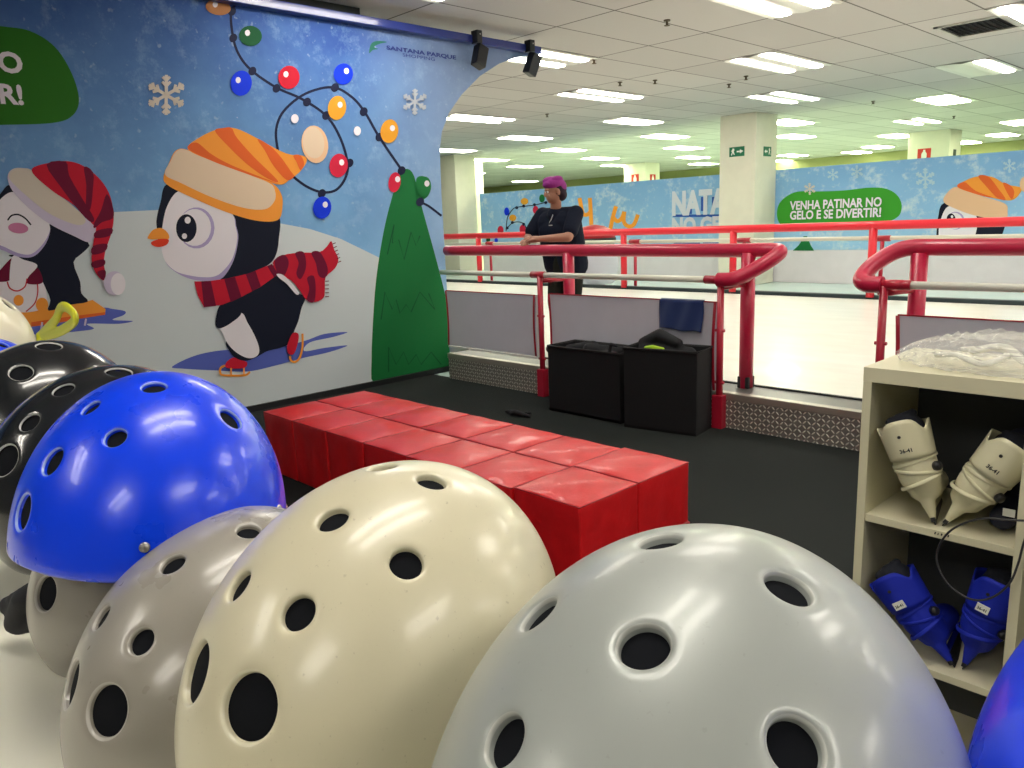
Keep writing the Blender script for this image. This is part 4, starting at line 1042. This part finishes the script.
# fit dial sticking out behind the grey helmet and a strap end near the cream one
def small_blob(name, caps, m_, label, cat, vox=.003):
    bm = bmesh.new()
    for a, b_, r1, r2 in caps: capsule(bm, a, b_, r1, r2, 12)
    return tag(to_obj(name, remeshed(bm, vox, 2), (m_,)), label, cat)
p = on_y(15, 609, .13)
small_blob('strap_buckle', [((p.x - .004, .13, p.z - .016), (p.x + .016, .135, p.z + .014), .012, .010), ((p.x - .014, .128, p.z + .000), (p.x + .022, .145, p.z + .012), .010, .010), ((p.x + .0, .13, p.z - .02), (p.x + .024, .145, p.z - .012), .008, .008), ((p.x - .002, .13, p.z + .01), (p.x + .022, .145, p.z + .024), .006, .008)], STRAP, 'black plastic strap buckle sticking out beside the half covered grey helmet', 'buckle')

# yellow loop handle behind the black helmets
D_ = lambda x, y: on_y(x / 6.4, 227 + y / 6.4, .44)
lp = [D_(*q) for q in ((262, 692), (312, 640), (358, 590), (384, 525), (420, 512), (468, 550), (480, 595), (432, 640), (362, 676), (300, 692))]
bm = bmesh.new(); tube(bm, smooth_path(lp + [lp[0]], 6), .0062, 12, rb=.011)
a = lp[0]; tube(bm, [a + Vector((.004, 0, .004)), a + Vector((-.01, -.004, -.06)), (a.x - .02, .42, CTZ + .004)], .010, 12, rb=.012)
fix_normals(bm); tag(to_obj('loop_handle', remeshed(bm, .0025, 3), (mat('plastic_yellow', (.72, .72, .02), .35, coat=.3),)), 'yellow plastic loop handle standing up behind the black helmets', 'handle')

# ------------------------------------------------------------------ shelf unit with skates
SY, SD = 2.0, .36; SX0, SXM, SX1 = -.790, -.425, -.055
def shelf_unit():
    root = empty('shelf_unit', ((SX0 + SX1) / 2, SY + SD / 2, 0)); cx, cy = root.location.x, root.location.y
    wd = m_paint('shelf_cream', (.74, .70, .50), .05, .45)
    def part(name, x0, x1, y0, y1, z0, z1):
        bm = bmesh.new(); box(bm, x0 - cx, x1 - cx, y0 - cy, y1 - cy, z0, z1, bevel=.0015); fix_normals(bm); return bm_obj(name, bm, wd, root)
    dk = mat('shelf_back_dark', (.05, .055, .06), .7)
    top = part('top_board', SX0, SX1, SY, SY + SD, 1.062, 1.10)
    for x in (SX0, SXM, SX1 - .022): part('side_panel', x, x + .022, SY + .001, SY + SD, 0, 1.062)
    bp_ = part('back_panel', SX0 + .02, SX1 - .02, SY + SD - .012, SY + SD, .02, 1.062); bp_.data.materials.clear(); bp_.data.materials.append(dk)
    mk = mat('ink_black', (.01, .01, .01), .7)
    for z in (.705, .325, .02):
        for xa, xb in ((SX0 + .022, SXM), (SXM + .022, SX1 - .022)):
            b_ = part('shelf_board', xa, xb, SY + .006, SY + SD - .012, z - .020, z)
            if xa < -.5 and z > .3:   # pen marks on the front lip
                bm = bmesh.new(); x0 = xa + (.17 if z > .6 else .10)
                for q in range(5):
                    u = x0 + q * .0075; zz = z - .008
                    bm.faces.new([bm.verts.new((u + a - cx, SY + .0052 - cy, zz + c)) for a, c in ((0, -.003), (.0025, -.003), (.0045 - q % 2 * .002, .003), (.0012, .0035))])
                bm_obj('pen_mark', bm, mk, b_)
    tag(root, 'cream open shelf unit holding rental skates on the right', 'shelf')
shelf_unit()

def skate(name, foot, lean, turn, colr, label, fabric=False, wtxt='36-41'):
    """rental skate seen from behind: narrow blade holder, heel, bulging ankle, flared cuff"""
    root = empty(name, foot); root.rotation_euler = Euler((R(-6), R(lean), R(turn)), 'XYZ')
    shell = mat('skate_' + colr, (.76, .72, .50) if colr == 'cream' else (.002, .016, .42), .35 if not fabric else .7, coat=.25 if not fabric else 0)
    bm = bmesh.new()
    capsule(bm, (0, .0, .010), (0, .0, .075), .0085, .020); capsule(bm, (0, .0, .085), (0, .01, .12), .020, .038)
    capsule(bm, (0, .0, .03), (0, .20, .03), .008, .008); capsule(bm, (0, .19, .03), (0, .19, .09), .009, .022)
    capsule(bm, (0, .015, .128), (0, .0, .17), .046, .056); capsule(bm, (0, .02, .128), (0, .17, .115), .046, .043)
    capsule(bm, (0, .17, .105), (0, .205, .10), .038, .030); capsule(bm, (0, .06, .15), (0, .02, .20), .04, .045)
    capsule(bm, (0, .0, .17), (0, -.004, .235), .056, .058); capsule(bm, (0, -.004, .235), (0, -.006, .262), .058, .059)
    for v in bm.verts:
        if v.co.z > .06: v.co.z = .06 + max(0.0, v.co.z - .09)
    to_obj('boot', remeshed(bm, .0035, 3), (shell,), root)
    # cuff with notched top
    bm = bmesh.new(); NP = 48; rowsz = 8; g = []
    for i in range(rowsz + 1):
        rr = []
        for k in range(NP):
            ph = 2 * math.pi * k / NP; back = (1 + math.cos(ph + math.pi / 2)) / 2  # 1 at -y
            zt = .318 + .020 * back ** 2 - .030 * math.exp(-((abs(math.atan2(math.sin(ph), math.cos(ph)) + math.pi / 2) - .95) / .28) ** 2)
            z = .222 + (zt - .222) * i / rowsz; r_ = .0605 + .009 * i / rowsz
            rr.append(bm.verts.new((r_ * math.cos(ph), -.005 + r_ * math.sin(ph) * 1.02, z)))
        g.append(rr)
    for i in range(rowsz):
        for k in range(NP): bm.faces.new((g[i][k], g[i][(k + 1) % NP], g[i + 1][(k + 1) % NP], g[i + 1][k]))
    fix_normals(bm); o = bm_obj('cuff', bm, shell, root, True); md = o.modifiers.new('t', 'SOLIDIFY'); md.thickness = .004; md.offset = -1
    bm = bmesh.new(); capsule(bm, (0, -.004, .25), (0, .012, .300), .054, .052); capsule(bm, (-.03, .0, .33), (.03, .01, .345), .016, .012); ln = remeshed(bm, .004, 3)
    to_obj('liner', ln, (mat('skate_liner', (.010, .012, .022), .85),), root)
    for z, r1, t in ((.150, .0545, 14), (.182, .0578, -12), (.212, .0585, 8)):
        bm = bmesh.new(); pts = []
        for k in range(33):
            ph = -math.pi * 1.12 + math.pi * 1.24 * k / 32
            pts.append((r1 * math.cos(ph), .0 + r1 * math.sin(ph), z + math.sin(R(t)) * r1 * math.cos(ph)))
        tube(bm, pts, .0028, 10, rb=.006); fix_normals(bm); bm_obj('buckle_band', bm, shell, root, True)
    blk = mat('plastic_black', (.012, .012, .014), .4)
    bm = bmesh.new(); tube(bm, [(.052, -.028, .188), (.060, -.034, .188), (.063, -.036, .188)], [.014, .013, .010], 20); fix_normals(bm); bm_obj('buckle_knob', bm, blk, root, True)
    bm = bmesh.new(); tube(bm, [(-.008, -.066, .292), (-.008, -.0745, .292)], .0045, 14); fix_normals(bm); bm_obj('stud', bm, blk, root)
    bm = bmesh.new(); box(bm, -.006, .006, -.010, .03, -.001, .012, bevel=.002); box(bm, -.0015, .0015, .0, .215, -.012, .02); fix_normals(bm); bm_obj('blade', bm, mat('blade_dark', (.03, .03, .035), .3, metal=.6), root)
    if fabric:
        bm = bmesh.new(); box(bm, -.022, .010, -.0745, -.0700, .236, .258); fix_normals(bm); bm_obj('size_tag', bm, white_m, root)
        me = text_mesh(wtxt, .011, .0003); me.transform(Matrix(((1, 0, 0, -.019), (0, 0, -1, -.0752), (0, 1, 0, .242), (0, 0, 0, 1)))); to_obj('size_number', me, (blk,), root)
    else:
        me = text_mesh(wtxt, .015, .0005)
        for v in me.vertices:
            x = v.co.x - .018; y = v.co.y; rr_ = .0640; v.co = (x, -.005 - math.sqrt(max(rr_ ** 2 - x * x, 0)) - .0052, .246 + y)
        to_obj('size_number', me, (blk,), root)
    for c in root.children:
        if c.name.split('.')[0] not in ('boot', 'blade'): c.location.z -= .030
    root.scale = (.90, .90, .88)
    tag(root, label, 'skate', 'rental skates on the shelves')
    return root
p = on_z(943, 516, .705); b_ = on_z(962, 655, .325)
skate('ice_skate', (p.x + .002, SY + .04, .715), -20, 13, 'cream', 'cream hard-shell rental skate on the upper shelf, leaning on the left panel')
skate('ice_skate', (p.x + .026, SY + .045, .715), 31, 2, 'cream', 'cream hard-shell rental skate on the upper shelf, leaning to the right')
skate('ice_skate', (b_.x + .0, SY + .05, .337), -38, 12, 'blue', 'blue rental skate on the lower shelf, leaning far over to the left', True)
skate('ice_skate', (b_.x + .025, SY + .06, .337), 14, -2, 'blue', 'blue rental skate on the lower shelf beside the right panel', True)
bm = bmesh.new(); capsule(bm, (-.47, SY + .22, .745), (-.465, SY + .20, .90), .035, .05); capsule(bm, (-.47, SY + .22, .745), (-.475, SY + .10, .74), .035, .03)
o = to_obj('dark_skate', remeshed(bm, .004, 3), (mat('skate_navy', (.008, .010, .03), .7),)); o.name = 'skate_boot'
tag(o, 'dark navy skate boot at the back of the upper shelf, mostly hidden', 'skate')
q = on_y(1009, 513, SY + .065)
bm = bmesh.new(); box(bm, q.x - .013, q.x + .013, SY + .063, SY + .066, q.z - .009, q.z + .010); fix_normals(bm); bt = bm_obj('size_tag', bm, white_m, o); 

# cable looping in front of the shelf
cp = [(1034, 521), (1010, 520), (983, 518.5), (960, 525), (946, 535), (938, 549), (937.5, 564), (948, 584), (970, 599), (991, 598), (1009, 584), (1018, 564), (1024, 542), (1034, 515)]
bm = bmesh.new(); tube(bm, smooth_path([on_y(x, y, SY - .02 - .01 * math.sin(i)) for i, (x, y) in enumerate(cp)], 6), .0026, 10); fix_normals(bm)
tag(bm_obj('cable', bm, mat('cable_black', (.03, .03, .035), .4)), 'thin black cable hanging in a loop in front of the shelves', 'cable')

# clear bag with white covers on top of the shelf
def wob(p, s): return math.sin(p.x * 37 * s + p.z * 51) * .5 + math.sin(p.y * 43 * s + p.x * 71 + 1.3) * .35 + math.sin((p.x + p.y) * 97 * s + 2.1) * .25
bm = bmesh.new(); bmesh.ops.create_icosphere(bm, subdivisions=6, radius=1.0, matrix=Matrix.Identity(4))
for v in bm.verts:
    p = v.co.copy(); e = Vector((abs(p.x) ** .7 * math.copysign(1, p.x), abs(p.y) ** .7 * math.copysign(1, p.y), p.z))
    w = wob(p, .25); n1 = abs(math.sin(p.x * 9 + p.y * 7 + 2 * math.sin(p.y * 8))) * .5 + abs(math.sin(p.x * 17 - p.y * 12 + p.z * 9)) * .3
    v.co = Vector((e.x * .27, e.y * .14, max(e.z, -.35) * .042 * (1 + .55 * n1 + .25 * w) * (1.0 - .35 * (e.x < -.3) * (-.3 - e.x))))
    v.co.x += .006 * w; v.co.y += .008 * math.sin(p.x * 23)
for f in bm.faces: f.smooth = True
zmin = min(v.co.z for v in bm.verts)
for v in bm.verts: v.co.z -= zmin
bagm = mat('bag_clear', (.9, .9, .86), .12, coat=.3, alpha=.22); bag = bm_obj('plastic_bag', bm, bagm, None, False)
for pl in bag.data.polygons: pl.use_smooth = True
bag.location = (-.48, SY + .15, 1.101)
tag(bag, 'crumpled clear plastic bag on top of the shelf unit', 'bag')
def cover(pts, r, label):
    bm = bmesh.new(); tube(bm, smooth_path(pts, 6), r, 12, rb=r * .6); fix_normals(bm)
    o = bm_obj('white_cover', bm, mat('cover_white', (.86, .86, .76), .6), None, True); tag(o, label, 'cover', 'white covers in the clear bag')
z0 = 1.122
cover([(-.66, SY + .14, z0), (-.60, SY + .08, z0 + .015), (-.54, SY + .07, z0), (-.50, SY + .13, z0 + .02), (-.55, SY + .19, z0 + .02), (-.62, SY + .18, z0 + .012)], .011, 'white elastic cover at the left end inside the clear bag')
cover([(-.58, SY + .12, z0 + .02), (-.52, SY + .16, z0 + .03), (-.45, SY + .08, z0 + .01), (-.39, SY + .09, z0 + .022), (-.36, SY + .16, z0 + .025)], .014, 'white elastic cover lying across the middle inside the clear bag')
cover([(-.44, SY + .14, z0 + .01), (-.38, SY + .07, z0 + .005), (-.32, SY + .10, z0 + .02), (-.27, SY + .16, z0 + .01)], .012, 'white elastic cover at the right inside the clear bag')

# ------------------------------------------------------------------ person leaning on the railing
def person():
    root = empty('person', (-4.83, 5.45, PZ))
    L = root.location
    sk = mat('skin', (.40, .20, .13), .55); sh = mat('shirt_dark', (.005, .008, .020), .85, spec=.2); tr = mat('trousers_black', (.012, .014, .010), .85, spec=.2)
    hr = mat('hair_magenta', (.26, .012, .20), .7); hd = mat('hair_dark', (.018, .006, .018), .8); kick = mat('shoe_black', (.015, .015, .018), .5)
    def caps(lst, vox, m_, name, sm=4):
        bm = bmesh.new()
        for a, b_, r1, r2 in lst: capsule(bm, Vector(a) - L, Vector(b_) - L, r1, r2, 20)
        return to_obj(name, remeshed(bm, vox, sm), (m_,), root)
    hip = Vector((-4.83, 5.50, 1.12)); ch = Vector((-4.83, 5.42, 1.46)); nk = Vector((-4.83, 5.38, 1.61)); hc = Vector((-4.80, 5.33, 1.755))
    body = bmesh.new()
    def cp_(a, b_, r1, r2, seg=18): capsule(body, Vector(a) - L, Vector(b_) - L, r1, r2, seg)
    cp_(hip + Vector((-.06, 0, 0)), ch + Vector((-.07, 0, 0)), .12, .12); cp_(hip + Vector((.06, 0, 0)), ch + Vector((.07, 0, 0)), .12, .12)
    cp_(nk - Vector((0, 0, .04)), hc - Vector((0, -.02, .06)), .052, .050)
    ls, le, lh = Vector((-4.625, 5.42, 1.55)), Vector((-4.56, 5.24, 1.345)), Vector((-4.79, 5.10, 1.338))
    rs, re, rh = Vector((-5.035, 5.42, 1.55)), Vector((-5.10, 5.28, 1.345)), Vector((-4.96, 5.16, 1.338))
    for s_, e_, h_ in ((ls, le, lh), (rs, re, rh)):
        cp_(s_, e_, .052, .042); cp_(e_, h_, .042, .028)
    cp_(rs, ls, .055, .055)
    # hands: palm, four bent fingers, thumb from the side of the palm
    def hand(wrist, d, side):
        d = Vector(d).normalized(); up = Vector((0, 0, 1)); lat = d.cross(up).normalized() * side
        palm = wrist + d * .05; cp_(wrist, palm + d * .02, .028, .033)
        for k, ln in enumerate((.066, .075, .070, .055)):
            b0 = palm + d * .03 + lat * (.030 - .020 * k); m1 = b0 + d * ln * .5 + Vector((0, 0, -.006)); e1 = m1 + d * ln * .32 + Vector((0, 0, -.030))
            cp_(b0, m1, .0095, .009, 10); cp_(m1, e1, .009, .0075, 10)
        t0 = palm - d * .015 + lat * .030; t1 = t0 + d * .03 + lat * .026 + Vector((0, 0, -.008)); t2 = t1 + d * .028 + Vector((0, 0, -.014))
        cp_(t0, t1, .012, .0105, 10); cp_(t1, t2, .0105, .009, 10)
    hand(lh, (-1, -.15, -.03), -1); hand(rh, (.35, -.9, -.12), 1)
    hl, hr_ = Vector((-4.74, 5.50, 1.08)), Vector((-4.92, 5.50, 1.08))
    for h_, kx in ((hl, -4.72), (hr_, -4.94)):
        kn = Vector((kx, 5.46, .74)); an = Vector((kx, 5.50, .34))
        cp_(h_, kn, .085, .058); cp_(kn, an, .056, .038); cp_(an, an + Vector((0, -.10, -.05)), .036, .03)
    # head with nose, brow, chin and ears, turned to the left and a little down
    Rh = Euler((R(8), 0, R(-28)), 'XYZ').to_matrix()
    def hp(x, y, z): return hc - L + Rh @ Vector((x, y, z))
    def hell(c, r_): bmesh.ops.create_uvsphere(body, u_segments=26, v_segments=18, radius=1, matrix=Matrix.Translation(hp(*c)) @ Rh.to_4x4() @ Matrix.Diagonal((*r_, 1)))
    hell((0, .015, .025), (.074, .092, .092)); hell((0, -.012, -.03), (.060, .072, .078)); hell((0, -.052, -.078), (.026, .022, .022))
    hell((0, -.082, -.018), (.0115, .022, .024)); hell((0, -.072, .022), (.045, .014, .012)); hell((.028, -.068, -.03), (.018, .012, .014)); hell((-.028, -.068, -.03), (.018, .012, .014))
    for s_ in (-1, 1): hell((s_ * .076, .012, -.012), (.010, .020, .032))
    hell((0, -.076, -.052), (.022, .010, .006)); hell((0, -.074, -.064), (.019, .010, .006))
    to_obj('body', remeshed(body, .0055, 2), (sk,), root)
    eye = mat('eye_white', (.6, .6, .58), .3); pup = mat('eye_dark', (.01, .008, .006), .2)
    for s_ in (-1, 1):
        bm = bmesh.new(); bmesh.ops.create_uvsphere(bm, u_segments=14, v_segments=10, radius=.0105, matrix=Matrix.Translation(hp(s_ * .029, -.073, .003)))
        e_ = bm_obj('eye', bm, eye, root, True)
        bm = bmesh.new(); bmesh.ops.create_uvsphere(bm, u_segments=12, v_segments=8, radius=.0062, matrix=Matrix.Translation(hp(s_ * .029, -.0805, .003))); bm_obj('pupil', bm, pup, e_, True)
    # hair: dark sides, magenta top swept forward
    bm = bmesh.new()
    def hh(c, r_): bmesh.ops.create_uvsphere(bm, u_segments=24, v_segments=16, radius=1, matrix=Matrix.Translation(hp(*c)) @ Rh.to_4x4() @ Matrix.Diagonal((*r_, 1)))
    hh((0, .035, .015), (.081, .085, .088)); hh((0, .06, -.04), (.068, .055, .06))
    hb = to_obj('hair', remeshed(bm, .005, 2), (hd,), root)
    bm = bmesh.new(); hh((0, .012, .062), (.088, .098, .062)); hh((0, .06, .03), (.080, .062, .07)); hh((.0, -.055, .068), (.066, .040, .032)); hh((-.02, -.02, .10), (.055, .065, .035)); hh((.03, .03, .098), (.05, .06, .032))
    to_obj('dyed_hair', remeshed(bm, .005, 2), (hr,), root)
    # clothes
    o = caps([(hip + Vector((-.08, 0, -.03)), ch + Vector((-.10, 0, .0)), .150, .135), (hip + Vector((.08, 0, -.03)), ch + Vector((.10, 0, 0)), .150, .135), (ch + Vector((-.07, -.02, -.06)), ch + Vector((.07, -.02, -.06)), .13, .13),
              (ch, nk - Vector((0, 0, .07)), .12, .085), (rs + Vector((.02, 0, -.005)), ls + Vector((-.02, 0, -.005)), .070, .070),
              (ls, ls + (le - ls) * .72, .074, .070), (rs, rs + (re - rs) * .72, .074, .070)], .008, sh, 't_shirt')
    me = bpy.data.meshes.new('logo'); bm = bmesh.new()
    def lpz(u, v): return Vector((-4.80 + u, 5.252, 1.47 + v)) - L
    for q in ([(0, 0), (.03, .03), (.055, .075), (.045, .08), (.03, .05), (.005, .015)], [(-.005, -.02), (.04, -.02), (.04, -.012), (-.005, -.012)]):
        bm.faces.new([bm.verts.new(lpz(*w)) for w in q])
    bm_obj('shirt_logo', bm, mat('logo_grey', (.45, .46, .44), .6), o)
    for h_, kx in ((hl, -4.72), (hr_, -4.94)): pass
    caps([(hip, hip + Vector((0, 0, -.04)), .15, .15), (hip + Vector((-.05, 0, 0)), hip + Vector((.05, 0, 0)), .145, .145), (hl, (-4.72, 5.46, .74), .105, .078), ((-4.72, 5.46, .74), (-4.72, 5.50, .36), .078, .062),
          (hr_, (-4.94, 5.46, .74), .105, .078), ((-4.94, 5.46, .74), (-4.94, 5.50, .36), .078, .062)], .009, tr, 'trousers')
    for kx in (-4.72, -4.94):
        caps([((kx, 5.51, .30), (kx, 5.36, .292), .045, .040), ((kx, 5.50, .36), (kx, 5.505, .31), .048, .045)], .006, kick, 'shoe')
    root.location.x -= .135
    tag(root, 'person with magenta hair and dark t-shirt leaning on the red railing, forearms crossed', 'person')
person()

# ------------------------------------------------------------------ world and exposure
w = bpy.data.worlds.new('world'); sc.world = w; w.use_nodes = True
w.node_tree.nodes['Background'].inputs[0].default_value = (.9, .9, .85, 1); w.node_tree.nodes['Background'].inputs[1].default_value = 0.02
sc.view_settings.exposure = 0.72
